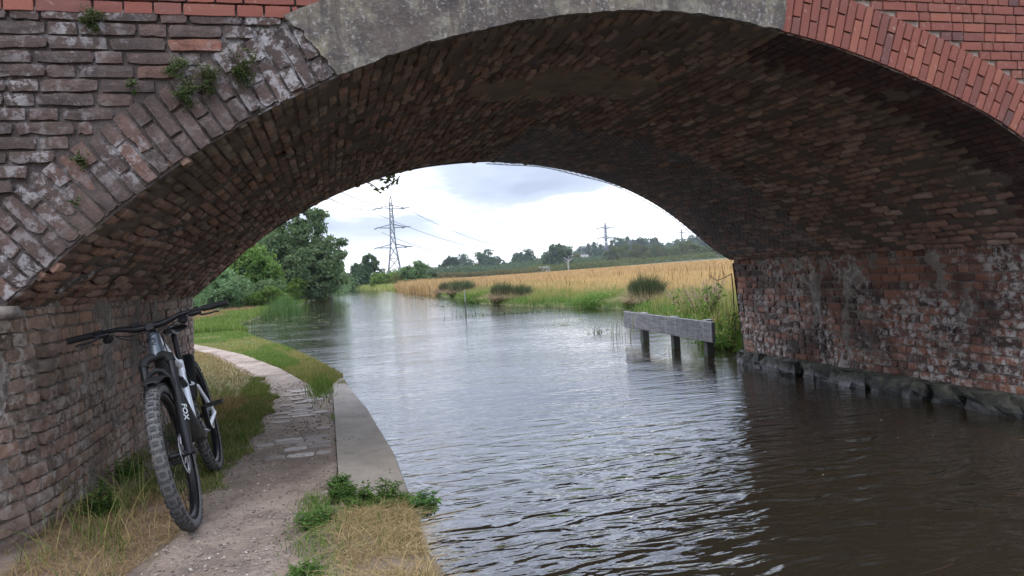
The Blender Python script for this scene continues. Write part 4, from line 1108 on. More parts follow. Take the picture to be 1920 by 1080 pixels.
# ------------------------------------------------------------------ right bank
x, y = inpoly_pts(90000, 8.7, 60, xbr, lambda y: xbr(y)+1.3+y*.03+.4*np.sin(y*1.3), 1.7)
blades('right_bank_green_grass', np.c_[x, y, terrain(x, y)-.02], (.06+.14*rng.random(len(x)))*(1+.6*vnoise(np.c_[x, y*.6, 0*x], 1, 4)), .006+.0005*y, M_GGREEN, .6, 2)
x, y = inpoly_pts(70000, 9.5, 75, lambda y: xbr(y)+.3+.3*np.sin(y*2), lambda y: xbr(y)+3.8+y*.05, 1.5)
blades('right_bank_mixed_grass', np.c_[x, y, terrain(x, y)-.02], (.12+.36*rng.random(len(x)))*(.4+1.2*vnoise(np.c_[x*.9, y*.5, 0*x], 1, 47)), .006+.0006*y, M_GMIX, .45, 2)
def field_pts(n, y0, y1, power, off=2.6):
    yv = y0+(y1-y0)*rng.random(n)**power; u = rng.random(n); x0 = np.maximum(xbr(np.minimum(yv, 128))+off, yv*(at(766, 1.0)+.02*rng.random(n)**2)); x1 = yv*.66+3
    return x0+(x1-x0)*u, yv
x, y = field_pts(110000, 13, 55, 1.2)
blades('dry_field_grass', np.c_[x, y, terrain(x, y)], (.22+.32*rng.random(len(x)))*(.6+.8*vnoise(np.c_[x*.5, y*.25, 0*x], 1, 44)), .007+.0006*y, M_GFIELD, .35, 2)
x, y = field_pts(120000, 50, 185, 1.2, 1.0)
blades('far_field_grass', np.c_[x, y, terrain(x, y)], .40+.35*rng.random(len(x)), .012+.0008*y, M_GFIELD, .3, 2)
# dark dock spikes standing in the field
x, y = field_pts(420, 14, 120, 1.3); 
blades('dock_spikes', np.c_[x, y, terrain(x, y)], .65+.35*rng.random(len(x)), .02+.0008*y, M_DOCK, .12, 3, rndv=.2*rng.random(len(x)))
x, y = inpoly_pts(4200, 52, 84, lambda y: xbr(y)-.2, lambda y: xbr(y)+2.2, 1)
blades('bank_straw', np.c_[x, y, terrain(x, y)], .8+.4*rng.random(len(x)), .06, M_GFIELD, .3, 2)
x, y = inpoly_pts(9000, 80, 129, lambda y: xbr(y)-.3, lambda y: xbr(y)+4, 1)
blades('far_bank_grass', np.c_[x, y, terrain(x, y)], .25+.5*rng.random(len(x)), .07, M_GMIX, .4, 2)
x = 3.5+8*rng.random(5000)**1.3; y = 128+6*rng.random(5000)
blades('canal_end_grass', np.c_[x, y, terrain(x, y)], .3+.6*rng.random(len(x)), .08, M_REED, .3, 2)
# rush clumps
def rush(label, px, Y, r_, h, n, dx=0.0, base=True, mt=None):
    bx = at(px, Y); a = rng.random(n)*6.28; rr_ = r_*.55*np.sqrt(rng.random(n))
    P = np.c_[rr_*np.cos(a), rr_*np.sin(a), 0*a]
    root = tag(empty('rush_clump', (bx, Y, max(.02, float(terrain(np.array([bx]), np.array([Y]))[0])-.03))), label, 'rush clump', 'rush clumps along the right bank')
    a2 = a+rng.normal(0, .9, n); ld = np.c_[np.cos(a2)+.45, np.sin(a2)]
    blades('blades', P, h*(.35+.75*rng.random(n)**.6)*(1-.35*rr_/(r_*.55)), .005+.0004*Y, mt or M_RUSH, .50*r_/h, 4, parent=root, leandir=ld, droop=.3)
    if base:
        n2 = n//2; a = rng.random(n2)*6.28
        blades('dead_blades', np.c_[.55*r_*np.cos(a), .55*r_*np.sin(a), 0*a], h*(.35+.3*rng.random(n2)), .006+.0004*Y, M_STRAW, 1.8*r_/h, 4, parent=root, leandir=np.c_[np.cos(a), np.sin(a)], droop=1.1)
    return root
rush('big dark green rush clump behind the far end of the timber rail', 1206, 20.6, .80, 1.10, 3600)
rush('dark rush clump at the water edge, second from the right', 975, 30.5, .65, .85, 1500)
rush('dark green rush clump third from the right on the bank', 938, 31.0, .8, 1.0, 1900)
rush('grey rush clump behind the thin stake in the water', 862, 46, 1.3, 1.2, 1900)
rush('low rush clump left of the thin stake', 838, 52, 1.1, 1.1, 1100)
rush('small pale rush tuft between the rush clumps and the bright weeds', 1010, 30, .5, .45, 500, base=False, mt=M_GMIX)
def herb(label, px, Y, w_, h, n, mt, leaf):
    bx = at(px, Y); P = rng.normal(size=(n, 3))*np.array([w_*.5, w_*.5, h*.3]); P[:, 2] = np.abs(P[:, 2])*1.3; V, F = leafcloud(P, leaf)
    root = tag(empty('waterside_herb', (bx, Y, .02)), label, 'plant')
    link('leaves', mesh_np('leaves', V, F, np.repeat(np.clip(P[:, 2]/h*.9+rng.normal(0, .2, n), 0, 1), 4)), mt, root)['kind'] = 'stuff'
herb('bright green leafy plant spreading over the water left of the big rush clump', 1130, 23.8, .85, .55, 8200, M_GGREEN, .05)
herb('bright green plant at the water edge between the rush clumps', 902, 35, 1.1, .6, 4500, M_GGREEN, .06)
herb('bright green waterside plant beside the bridge corner', 1362, 10.4, .36, .22, 3000, M_GGREEN, .045)
# tall weeds beside the right abutment: stems with seed heads
def dock(label, px, Y, h, n, mtl, lean=.15, name='tall_dock', cat='weed', spread=.25, seed_n=60, leafn=0):
    bx = at(px, Y); bz = float(terrain(np.array([bx]), np.array([Y]))[0]); root = tag(empty(name, (bx, Y, bz)), label, cat)
    st = MB(); C_ = []; LC = []
    for i in range(n):
        a = rng.random()*6.28; e = np.array([spread*math.cos(a)+lean*rng.normal(0, .6), spread*math.sin(a), h*(.7+.3*rng.random())]); b0 = e*np.array([.2, .2, 0])
        mid = (b0+e)/2+np.array([rng.normal(0, .05), 0, .05]); st.tube([b0, mid, e], [.006, .005, .002], 4, False)
        for q_ in range(seed_n):
            f = .45+.55*rng.random(); c_ = b0*(1-f)+e*f
            if rng.random() < .5: c_ = c_+rng.normal(0, .05, 3)
            C_.append(c_+rng.normal(0, .012, 3))
        for q_ in range(leafn): f = rng.random()*.8; LC.append(b0*(1-f)+e*f+rng.normal(0, .06, 3))
    st.build('stems', M_DOCK, root)['kind'] = 'stuff'
    V, F = leafcloud(np.array(C_), .018); link('seed_heads', mesh_np('seed_heads', V, F, np.repeat(rng.random(len(C_)), 4)), mtl, root)['kind'] = 'stuff'
    if leafn:
        V, F = leafcloud(np.array(LC), .07, elong=2.2); link('leaves', mesh_np('leaves', V, F, np.repeat(rng.random(len(LC)), 4)), M_GGREEN, root)['kind'] = 'stuff'
dock('tall brown seeding dock leaning out beside the right abutment', 1352, 9.9, 1.05, 7, M_DOCK, .3, leafn=10)
dock('fluffy pink brown willowherb in seed near the right abutment', 1325, 12.5, .85, 14, M_PINK, .2, 'seeding_willowherb', spread=.4, seed_n=160, leafn=20)
dock('second patch of seeding willowherb further back on the right bank', 1290, 14.5, .8, 10, M_PINK, .2, 'seeding_willowherb', spread=.4, seed_n=120, leafn=10)
dock('green leafy dock close against the right abutment', 1372, 9.6, .9, 6, M_GMIX, .15, leafn=26)
x = at(1300, 11.5)+rng.normal(0, .35, 60); y = rng.normal(11.5, .5, 60)
blades('broken_reed_stems', np.c_[x, y, .15+0*x], .5+.35*rng.random(60), .012, M_GMIX, .9, 3)
# dried branch reaching out from the abutment corner
br = MB(); z_ = zat(1350, 520, 9.3); x_ = at(1350, 9.3)
pts = [(x_+.17, 9.3, z_+.04), (x_+.06, 9.3, z_-.01), (x_-.05, 9.32, z_-.04), (x_-.15, 9.3, z_+.01)]
br.tube(pts, [.007, .006, .005, .003], 5)
for (i, dx_, dz_) in ((1, -.02, .09), (1, .03, .08), (2, -.07, .06), (2, -.02, -.05), (3, -.06, .05), (3, -.05, -.02), (3, .0, .06)):
    p_ = pts[i]; br.tube([p_, (p_[0]+dx_, p_[1]-.02, p_[2]+dz_)], [.003, .0015], 4)
br.tube([pts[0], (x_+.30, 9.5, z_-.2), (x_+.36, 9.6, .2)], [.007, .009, .012], 5)
tag(br.build('dead_branch', M_BARK), 'bare dead brown branch poking out in front of the field at the right abutment', 'branch')
# hanging leafy branch in front of the sky
def hb(px, py, Y=10.2): return (at(px, Y)+0, Y, zat(px, py, Y))
hbr = tag(empty('hanging_branch', hb(690, 338)), 'thin leafy branch hanging across the sky above the big pylon', 'branch')
o0 = np.array(hb(690, 338)); st = MB(); LC = []
main = [np.array(hb(*p)) for p in ((672, 300), (690, 338), (707, 345), (720, 355), (733, 352), (745, 343), (755, 337), (761, 330))]
s2 = [np.array(hb(*p)) for p in ((714, 318), (722, 333), (735, 337), (742, 332), (745, 322), (748, 310))]
for ln_ in (main, s2):
    st.tube([tuple(p-o0) for p in ln_], .008, 4, False)
    for a_, b_ in zip(ln_[:-1], ln_[1:]):
        for f in (.2, .5, .8): LC.append(a_*(1-f)+b_*f-o0+np.array([0, 0, -.01])+np.array([rng.normal(0, .012), rng.normal(0, .02), -.02+rng.normal(0, .015)]))
for p in ((742, 325), (745, 330), (738, 334), (748, 318), (741, 330), (735, 336)):
    for q_ in range(5): LC.append(np.array(hb(*p))-o0+rng.normal(0, .03, 3))
st.tube([(-.12, 0, .25), (-.2, .1, 1.2), (-.5, .3, 2.6)], [.006, .01, .02], 4)
st.build('twig', M_BARK, hbr)
V, F = leafcloud(np.array(LC), .062, elong=1.3); link('leaves', mesh_np('leaves', V, F, np.repeat(rng.random(len(LC)), 4)), M_TWIG, hbr)['kind'] = 'stuff'

# water plants
def lily(name, n, cx_, cy_, rx, ry, s0, s1):
    x = cx_+rng.normal(0, rx, n); y = cy_+rng.normal(0, ry, n); V, F = [], []
    for i in range(n):
        s_ = s0+(s1-s0)*rng.random(); a0 = rng.random()*6.28; k_ = len(V)
        V += [(x[i]+s_*math.cos(a0+j*.9), y[i]+s_*math.sin(a0+j*.9)*.8, .004+.004*rng.random()) for j in range(7)]; F.append(list(range(k_, k_+7)))
    F = np.array(F); ob = link(name, mesh_np(name, V, F, np.repeat(rng.random(n), 7)), M_RUSH); tag(ob, kind='stuff')
lily('floating_weed', 420, -1.4, 31, .9, 5, .03, .11); lily('floating_weed', 160, -.7, 21, .4, 3, .02, .06)
lily('floating_weed', 500, 6.6, 44, .6, 9, .03, .12); lily('floating_weed', 200, 5.6, 33, .6, 3, .03, .1)
x = rng.normal(at(960, 23.5), .9, 260); y = rng.normal(23.6, .25, 260); blades('flat_water_reeds', np.c_[x, y, 0*x], .05+.12*rng.random(260), .02, M_RUSH, 1.5, 2)
x = rng.normal(at(1112, 14.4), .08, 26); y = rng.normal(14.4, .05, 26); blades('water_reed_tuft', np.c_[x, y, 0*x-.01], .08+.14*rng.random(26), .012, M_RUSH, 1.0, 3)
x = rng.normal(at(1152, 13.2), .10, 34); y = rng.normal(13.0, .3, 34); blades('rail_end_reeds', np.c_[x, y, 0*x-.02], .25+.3*rng.random(34), .009, M_RUSH, .35, 3)
x = rng.normal(at(868, 25), .22, 30); y = rng.normal(25, .2, 30); blades('stake_reeds', np.c_[x, y, 0*x-.02], .15+.35*rng.random(30), .012, M_RUSH, .3, 3)

# unseen trees added behind the viewer to shade the bridge
for i, (bx, by, w_, h, lb) in enumerate([(-7.5, -7.0, 3.2, 6.0, 'unseen leafy tree added on the towpath side behind the viewer to shade the bridge'), (11.5, -6.0, 3.2, 6.0, 'unseen leafy tree added on the far canal bank behind the viewer to shade the bridge')]):
    make_tree('added_shade_tree', lb, 'tree', (bx, by, .2), blobset(w_, h, .6, 14, 80+i), 12000, .28, M_LGREEN, (.2, 3), None, 80+i)

# specks of leaf and scum on the dark water
xx_ = 1.2+3.7*rng.random(46); yy_ = 2.6+4.4*rng.random(46); V, F = leafcloud(np.c_[xx_, yy_, .004+0*xx_], .010+.012*rng.random(46)); V[:, 2] = .003+.1*(V[:, 2]-.004)
tag(link('floating_leaves', mesh_np('floating_leaves', V, F, np.repeat(.4+.5*rng.random(46), 4)), M_STRAW), kind='stuff')

# ------------------------------------------------------------------ timber rail in the water
p0 = Vector((5.13, 9.18, 0)); p1 = Vector((5.37, 12.85, 0)); dirv = (p1-p0).normalized(); angz = math.atan2(dirv.y, dirv.x)-math.pi/2
rail = tag(empty('timber_rail', p0, angz), 'grey weathered timber rail on three posts standing in the canal by the right bank', 'rail')
Lr = (p1-p0).length
bd = MB(); bd.box((0, Lr/2, .365), (.055, Lr, .285), bev=.006); board = bd.build('board', M_TIMBER, rail)
for yy_ in (.35, 1.55, 2.9):
    for dz_ in (.30, .43):
        qb = MB(); qb.tube([(-.0265, yy_, dz_), (-.036, yy_, dz_)], .014, 8); qb.build('bolt', M_STEEL, board)
    pb = MB(); pb.box((.085, yy_, .0), (.11, .12, 1.04 if yy_ < 1 else 1.02), bev=.006); pb.build('post', M_POST, rail)
sk = MB(); sk.tube([(0, 0, -.5), (.01, 0, .3), (0, 0, .86)], [.02, .018, .014], 6)
tag(sk.build('wooden_stake', M_POST), 'thin dark stake standing upright in the canal near the right bank', 'stake').location = (at(869, 24.9), 24.9, 0)

# ------------------------------------------------------------------ pylons and lines
def pylon(label, px, Y, H, z0, wide=1.0, th=.22, rot=0.0):
    root = tag(empty('pylon', (at(px, Y), Y, z0), rot), label, 'pylon', None)
    fr = MB(); zs = [0, .12, .26, .40, .53, .63, .72, .79, .86, .93]; 
    def hw(f): return H*(.085*(1-f/.45)+.026*f/.45 if f < .45 else .026-.012*(f-.45)/.5)*wide
    cs = []
    for f in zs:
        w_ = hw(f); cs.append([Vector((sx*w_, sy*w_, f*H)) for sx, sy in ((-1, -1), (1, -1), (1, 1), (-1, 1))])
    top = Vector((0, 0, H))
    for i in range(len(zs)-1):
        for k_ in range(4):
            fr.tube([cs[i][k_], cs[i+1][k_]], th*.5, 4, False)
            k2 = (k_+1) % 4
            fr.tube([cs[i][k_], cs[i+1][k2]], th*.3, 3, False); fr.tube([cs[i][k2], cs[i+1][k_]], th*.3, 3, False)
            if i in (2, 5, 7): fr.tube([cs[i][k_], cs[i][k2]], th*.35, 3, False)
    for k_ in range(4): fr.tube([cs[-1][k_], top], th*.45, 4, False)
    fr.build('tower', M_STEEL, root)
    for f, w_ in ((.845, .175), (.62, .165), (.385, .18)):
        am = MB()
        for sx in (-1, 1):
            e = Vector((sx*w_*H, 0, f*H+.005*H)); hb_ = hw(f)
            for sy in (-1, 1):
                am.tube([Vector((sx*hb_, sy*hb_, f*H)), e], th*.42, 4, False); am.tube([Vector((sx*hb_, sy*hb_, (f+.04)*H)), e], th*.38, 4, False)
            pass
        am.build('cross_arm', M_STEEL, root)
        for sx in (-1, 1):
            for sg in (-1, 1):
                ins = MB(); e = Vector((sx*w_*H, 0, f*H+.01*H)); q_ = e+Vector((sg*.035*H, -sg*.09*H, -.012*H))
                ins.tube([e, q_], th*.62, 5); ins.build('insulator', M_STEEL, root)
    return root
PY = 400; H1 = (zat(736, 367, PY)-.9)
py1 = pylon('large steel lattice pylon standing beyond the far end of the canal', 741, PY, H1, .9, 1.0, .50)
PY2 = 560; pylon('smaller distant pylon above the trees in the middle of the field', 1139, PY2, zat(1135, 415, PY2)-3.0, 3.0, .75, .55, .5)
PY3 = 620; pylon('faint far pylon at the right, nearest the arch edge', 1281, PY3, zat(1277, 428, PY3)-6.0, 6.0, .7, .5, .5)
px1 = at(741, PY)
def wire(name, label, a, b, sag, r_=.15, n=18):
    a, b = Vector(a), Vector(b); pts = []
    for i in range(n+1):
        f = i/n; p = a.lerp(b, f); p.z -= sag*4*f*(1-f); pts.append(p)
    q = MB(); q.tube(pts, r_, 3, False); return tag(q.build(name, M_STEEL), label, 'cable', 'overhead power cables')
for (sx, f, w_, lb) in ((-1, .845, .175, 'uppermost overhead cable running left from the big pylon'), (1, .845, .175, 'overhead cable running left from the right tip of the top cross arm')):
    a = (px1+sx*w_*H1, PY, f*H1+.9)
    wire('power_cable', lb, a, (at(540, 150), 150, zat(540, 312-8*sx, 150)), 3)
for (sx, f, w_, e, lb) in ((1, .845, .175, (1060, 445), 'long cable from the top cross arm sloping down to the right'), (-1, .845, .175, (1010, 440), 'second long cable sloping right just below the top one'), (-1, .62, .125, (1100, 462), 'faint lower cable running right from the middle arm')):
    a = (px1+sx*w_*H1, PY, f*H1+.9+(0 if sx > 0 else -2.2)); b_ = (at(1139, PY2), PY2, zat(1135, 450 if f > .8 else 455, PY2))
    wire('power_cable', lb, a, b_, 16 if f > .84 else 18)
for i, (y1_, y2_) in enumerate(((447, 470), (452, 474))):
    wire('power_cable', ('upper' if i == 0 else 'lower')+' faint cable running between the two distant pylons', (at(1139, PY2), PY2, zat(1139, y1_, PY2)), (at(1281, PY3), PY3, zat(1281, y1_-3, PY3)), 3)
# ------------------------------------------------------------------ distant trees
protos = []
for i, (w_, h, nb, mt) in enumerate([(3.6, 6.5, 10, M_LFAR), (4.6, 6.0, 12, M_LFAR), (3.0, 4.5, 8, M_LOLIVE), (1.5, 9.0, 8, M_LFAR), (5.5, 7.5, 14, M_LFAR), (4.8, 6.5, 12, M_LOLIVE)]):
    protos.append((w_, h, nb, mt))
ORD = 'first second third fourth fifth sixth seventh eighth ninth tenth eleventh twelfth thirteenth fourteenth fifteenth sixteenth seventeenth eighteenth nineteenth twentieth twenty-first twenty-second twenty-third twenty-fourth twenty-fifth twenty-sixth twenty-seventh twenty-eighth'.split()
PT = {}
def far_tree(kind, px, Y, sc, label, sx=1.0):
    xx = at(px, Y); zz = float(terrain(np.array([xx]), np.array([float(Y)]))[0]); w_, h, nb, mt = protos[kind]; sc = sc*1.55
    nm = ['field_tree', 'broad_tree', 'hedge_tree', 'poplar_tree', 'wood_tree', 'slope_tree'][kind]
    if kind not in PT:
        PT[kind] = make_tree(nm, label, 'tree', (xx, Y, zz), blobset(w_, h, 0.2, nb, 60+kind), 2600, .62, mt, (.3, h*.4), 'distant trees beyond the field', 60+kind, 3)
        PT[kind].scale = (sc*sx, sc*sx, sc)
    else: copy_tree(PT[kind], (xx, Y, zz), rng.random()*6.28, (sc*sx, sc*sx, sc), label, 'distant trees beyond the field')
far_tree(0, 840, 330, .9, 'leftmost lone round tree on the skyline right of the hawthorn bush')
far_tree(3, 858, 335, .55, 'thin spire-like tree beside the lone round tree on the skyline')
far_tree(1, 1043, 300, 1.15, 'broad dark tree standing at the far edge of the field, right of centre')
far_tree(3, 1106, 520, 1.05, 'left poplar of the tall group by the distant pylon'); far_tree(3, 1117, 520, 1.1, 'second poplar of the tall group by the distant pylon')
far_tree(3, 1128, 525, .95, 'shorter poplar just left of the distant pylon'); far_tree(3, 1148, 530, 1.1, 'poplar just right of the distant pylon')
far_tree(3, 1166, 525, 1.15, 'poplar standing before the wooded hill'); far_tree(3, 1178, 525, 1.2, 'tallest poplar before the wooded hill'); far_tree(3, 1190, 530, 1.0, 'rightmost poplar before the wooded hill')
pos_words = ['behind the field hedge', 'on the skyline', 'in the far hedge', 'below the hill']
i = 0
for px in range(868, 1100, 13):
    Y = 380+rng.random()*180; kd = int(rng.choice([0, 1, 2, 4])); far_tree(kd, px+rng.normal(0, 3), Y, .75+.4*rng.random(), 'dark tree of the long skyline tree line beyond the field, %s from the left' % ORD[(px-868)//13]); i += 1
for px in range(1050, 1420, 14):
    Y = 540+rng.random()*150; kd = int(rng.choice([0, 1, 4, 4])); far_tree(kd, px+rng.normal(0, 3), Y, 1.0+.4*rng.random(), 'hazy tree along the wooded hilltop at the right, %s from the left' % ORD[(px-1050)//14])
for px in range(1150, 1420, 16):
    Y = 330+rng.random()*60; kd = int(rng.choice([5, 5, 2])); far_tree(kd, px+rng.normal(0, 3), Y, .62+.25*rng.random(), 'green tree on the lower slope beyond the distant pylon, %s from the left' % ORD[(px-1150)//16])
for px in range(690, 840, 14):
    far_tree(int(rng.choice([2, 0])), px, 420+rng.random()*60, .6+.2*rng.random(), 'low horizon tree behind the big pylon, %s from the left' % ORD[(px-690)//14])
# hedges and scrub mass at the field edge
def hedge(name, pts, n, hgt, wid, mt, leaf):
    P = []
    for _ in range(n):
        k_ = rng.integers(len(pts)-1); f = rng.random(); a, b_ = pts[k_], pts[k_+1]; xx = a[0]+(b_[0]-a[0])*f; yy_ = a[1]+(b_[1]-a[1])*f
        P.append((xx+rng.normal(0, wid), yy_+rng.normal(0, wid), hgt*rng.random()))
    P = np.array(P); P[:, 2] = P[:, 2]*(.5+1.0*vnoise(np.c_[P[:, 0]*.15, P[:, 1]*.15, 0*P[:, 0]], 1, 3, 3))+terrain(P[:, 0], P[:, 1])
    V, F = leafcloud(P, leaf); tag(link(name, mesh_np(name, V, F, np.repeat(rng.random(len(P)), 4)), mt), kind='stuff')
M_LBROWN = material('leaf_brownish', f_leaf([(0, (.09, .055, .035)), (.5, (.13, .09, .05)), (1, (.11, .12, .05))]))
hedge('brown_hedge', [(at(800, 190), 190), (at(900, 195), 195), (at(1010, 205), 205)], 9000, 1.9, 2, M_LBROWN, .4)
hedge('green_hedge', [(at(980, 260), 260), (at(1150, 280), 280), (at(1400, 300), 300)], 12000, 2.6, 3, M_LOLIVE, .5)
hedge('scrub_mass', [(at(760, 300), 300), (at(900, 330), 330), (at(1100, 380), 380), (at(1400, 420), 420)], 20000, 4.5, 6, M_LFAR, .8)
hedge('wood_mass', [(at(1020, 560), 560), (at(1200, 600), 600), (at(1420, 640), 640)], 30000, 7.5, 16, M_LFAR, 1.2)
hedge('left_undergrowth', [(at(380, 50), 50), (at(480, 62), 62), (at(640, 100), 100)], 22000, 2.2, 1.2, M_LGREEN, .17)
# two far houses among the trees
M_WALLW = material('pale_house_wall', lambda t: bsdf(t, (.36, .34, .31), .9)); M_ROOF = material('house_roof', lambda t: bsdf(t, (.16, .14, .13), .9)); M_PANE = material('dark_window_glass', lambda t: bsdf(t, (.03, .035, .04), .2))
def house(label, px, Y, w_, d_, h, z0):
    r_ = tag(empty('far_house', (at(px, Y), Y, z0)), label, 'house'); q = MB(); q.box((0, 0, h/2), (w_, d_, h)); q.build('wall', M_WALLW, r_)
    q = MB(); q.add([(-w_*.55, -d_*.58, h), (w_*.55, -d_*.58, h), (w_*.55, d_*.58, h), (-w_*.55, d_*.58, h), (-w_*.5, 0, h*1.6), (w_*.5, 0, h*1.6)], [(0, 1, 5, 4), (2, 3, 4, 5), (0, 4, 3), (1, 2, 5), (3, 2, 1, 0)]); q.build('roof', M_ROOF, r_)
    for sx in (-.3, 0, .3): q = MB(); q.box((sx*w_, -d_/2-.03, h*.55), (w_*.12, .06, h*.35)); q.build('window', M_PANE, r_)
house('pale roofed house half hidden in the far tree line', 1087, 420, 11, 6, 3.0, 5.0)
house('small pale house at the far field edge', 1020, 240, 3.4, 2.4, 1.1, 1.1)
dt = MB(); dt.tube([(0, 0, 0), (0, 0, 3), (.3, 0, 5.2)], [.3, .22, .08], 5)
for k_ in range(9):
    a = rng.random()*6.28; z_ = 2.3+rng.random()*2.4; dt.tube([(0, 0, z_), (1.0*math.cos(a), 1.0*math.sin(a), z_+.8), (1.7*math.cos(a), 1.6*math.sin(a), z_+1.1)], [.12, .08, .03], 4)
M_DEAD = material('pale_dead_wood', lambda t: bsdf(t, (.28, .26, .23), .9))
tag(dt.build('dead_tree', M_DEAD), 'bare pale dead tree at the far edge of the field', 'tree').location = (at(1066, 250), 250, .9)

# ------------------------------------------------------------------ bicycle
def paint(name, col, rough=.4, metal=0.0, dirt=.25):
    def f(t):
        p = t.n('TexCoord').outputs['Object']; n_ = t.noise(p, 9, 6, .7, .3)
        c = t.mix(t.math('MULTIPLY', t.step(n_, .48, .72), dirt), col, (.16, .135, .11))
        return bsdf(t, c, t.math('ADD', rough, t.math('MULTIPLY', n_, .2)), Metallic=metal, Specular_IOR_Level=.3)
    return material(name, f)
B_BLACK = paint('bike_black', (.006, .006, .007), .38, 0, .05); B_MATT = paint('bike_matt_black', (.010, .010, .010), .6, 0, .07)
B_RUB = paint('bike_rubber', (.045, .044, .044), .75, 0, .35); B_SIDE = paint('tyre_sidewall', (.10, .096, .09), .8, 0, .6)
B_GREY = paint('bike_metallic_grey', (.10, .115, .13), .3, .6, .05); B_WHITE = paint('bike_silver_white', (.78, .80, .84), .25, .1, .05)
B_DARK = paint('bike_downtube_grey', (.035, .036, .034), .4, .1, .3); B_STEEL = paint('bike_bare_steel', (.42, .42, .43), .3, .9, .1)
B_LET = paint('bike_white_lettering', (.5, .5, .5), .5, 0, .1)
bike = tag(empty('bicycle'), 'black and silver full suspension mountain bike leaning against the left wall on the towpath', 'bicycle')
hd, lnn, Sb = .0424, .1921, 1.0287
fw = Vector((math.sin(hd), -math.cos(hd), 0)); l0 = Vector((0, 0, 1)).cross(fw); upv = Vector((0, 0, 1))*math.cos(lnn)-l0*math.sin(lnn); lf = l0*math.cos(lnn)+Vector((0, 0, 1))*math.sin(lnn)
bike.matrix_world = Matrix(((fw.x*Sb, lf.x*Sb, upv.x*Sb, -.7586), (fw.y*Sb, lf.y*Sb, upv.y*Sb, 5.2177), (fw.z*Sb, lf.z*Sb, upv.z*Sb, .144), (0, 0, 0, 1)))
AX = Vector((-.4067, 0, .9135)); PF = Vector((.9135, 0, .4067))
def tb(name, pts, r, mt, parent=bike, seg=12): q = MB(); q.tube(pts, r, seg); return q.build(name, mt, parent, True)
def bxm(name, items, mt, parent=bike):
    q = MB()
    for it in items: q.box(it[0], it[1], it[2] if len(it) > 2 else None, bev=it[3] if len(it) > 3 else .003)
    return q.build(name, mt, parent)
RY = Matrix.Rotation(math.pi/2, 4, 'X')
def wheel(name, cx_, front):
    M0 = Matrix.Translation((cx_, 0, .37)) @ RY
    wh = MB(); prof = []
    for i in range(17):
        a = math.radians(-128+256*i/16); prof.append((.337+.029*math.cos(a), .030*math.sin(a)))
    wh.lathe(prof, 72, M0); rt = wh.build(name, B_SIDE, bike, True)
    if front: rt['label'] = 'front wheel with a chunky knobbly tyre'
    ri = MB(); ri.lathe([(.322, -.0165), (.300, -.0155), (.292, -.006), (.292, .006), (.300, .0155), (.322, .0165)], 72, M0); ri.build('rim', B_BLACK, rt, True)
    kb = MB()
    for i in range(66):
        a = 2*math.pi*i/66
        def knob(u, da, sl, sw, h):
            # u: angle across the tyre
            aa = a+da; rr_ = .337+.0285*math.cos(u); hh = .0295*math.sin(u)
            er = Vector((math.cos(aa), math.sin(aa), 0)); ez = Vector((0, 0, 1)); et = Vector((-math.sin(aa), math.cos(aa), 0))
            nn = (er*math.cos(u)+ez*math.sin(u)).normalized(); ss = nn.cross(et)
            c_ = er*rr_+ez*hh+nn*h*.5
            R = Matrix((ss, et, nn)).transposed(); k_ = len(kb.V)
            kb.box(c_, (sw*1.25, sl*1.3, h*1.1), R)
            for j in range(k_, len(kb.V)): kb.V[j] = tuple(M0 @ Vector(kb.V[j]))
        if i % 2 == 0: knob(.20, 0, .017, .0105, .005); knob(-.20, 0, .017, .0105, .005)
        else: knob(.50, 0, .013, .009, .0045); knob(-.50, 0, .013, .009, .0045); knob(0, 0, .010, .008, .004)
        knob(.98, .02 if i % 2 else 0, .0135, .0085, .0055); knob(-.98, .02 if i % 2 else 0, .0135, .0085, .0055)
    kk = kb.build('tread_blocks', B_RUB, rt); kk['kind'] = 'stuff'
    hb_ = MB(); hb_.lathe([(.0, -.052), (.012, -.052), (.013, -.03), (.028, -.028), (.028, -.024), (.014, -.02), (.014, .02), (.028, .024), (.028, .028), (.013, .03), (.012, .052), (0, .052)], 20, M0); hb_.build('hub', B_BLACK, rt, True)
    sp_ = MB()
    for i in range(32):
        a = 2*math.pi*i/32; sd_ = 1 if i % 2 else -1; b_ = a+(.45 if (i//2) % 2 else -.45)
        sp_.tube([M0 @ Vector((.026*math.cos(b_), .026*math.sin(b_), sd_*.026)), M0 @ Vector((.295*math.cos(a), .295*math.sin(a), 0))], .0012, 4, False)
    sp_.build('spokes', B_MATT, rt)['kind'] = 'stuff'
    # disc rotor: braking ring with slots, and curved arms
    ro = MB(); yo = -.043; Rr_, ri_ = .10, .083
    n_ = 60; V = []; F = []
    for k_ in range(n_):
        a = 2*math.pi*k_/n_; wv = .0022*math.sin(a*12)
        for (r_, h_) in ((ri_+wv, yo-.0009), (Rr_+wv, yo-.0009), (Rr_+wv, yo+.0009), (ri_+wv, yo+.0009)): V.append(M0 @ Vector((r_*math.cos(a), r_*math.sin(a), h_)))
    for k_ in range(n_):
        k2 = (k_+1) % n_
        for i in range(4): j = (i+1) % 4; F.append((k_*4+i, k_*4+j, k2*4+j, k2*4+i))
    ro.add(V, F)
    for k_ in range(6):
        a = 2*math.pi*k_/6; ro.tube([M0 @ Vector((.022*math.cos(a), .022*math.sin(a), yo)), M0 @ Vector((.055*math.cos(a+.25), .055*math.sin(a+.25), yo)), M0 @ Vector((.085*math.cos(a+.65), .085*math.sin(a+.65), yo))], .0032, 5, False)
    ro.build('brake_disc', B_STEEL, rt)
    return rt
wheel('front_wheel', 1.18, True); wheel('rear_wheel', 0.0, False)
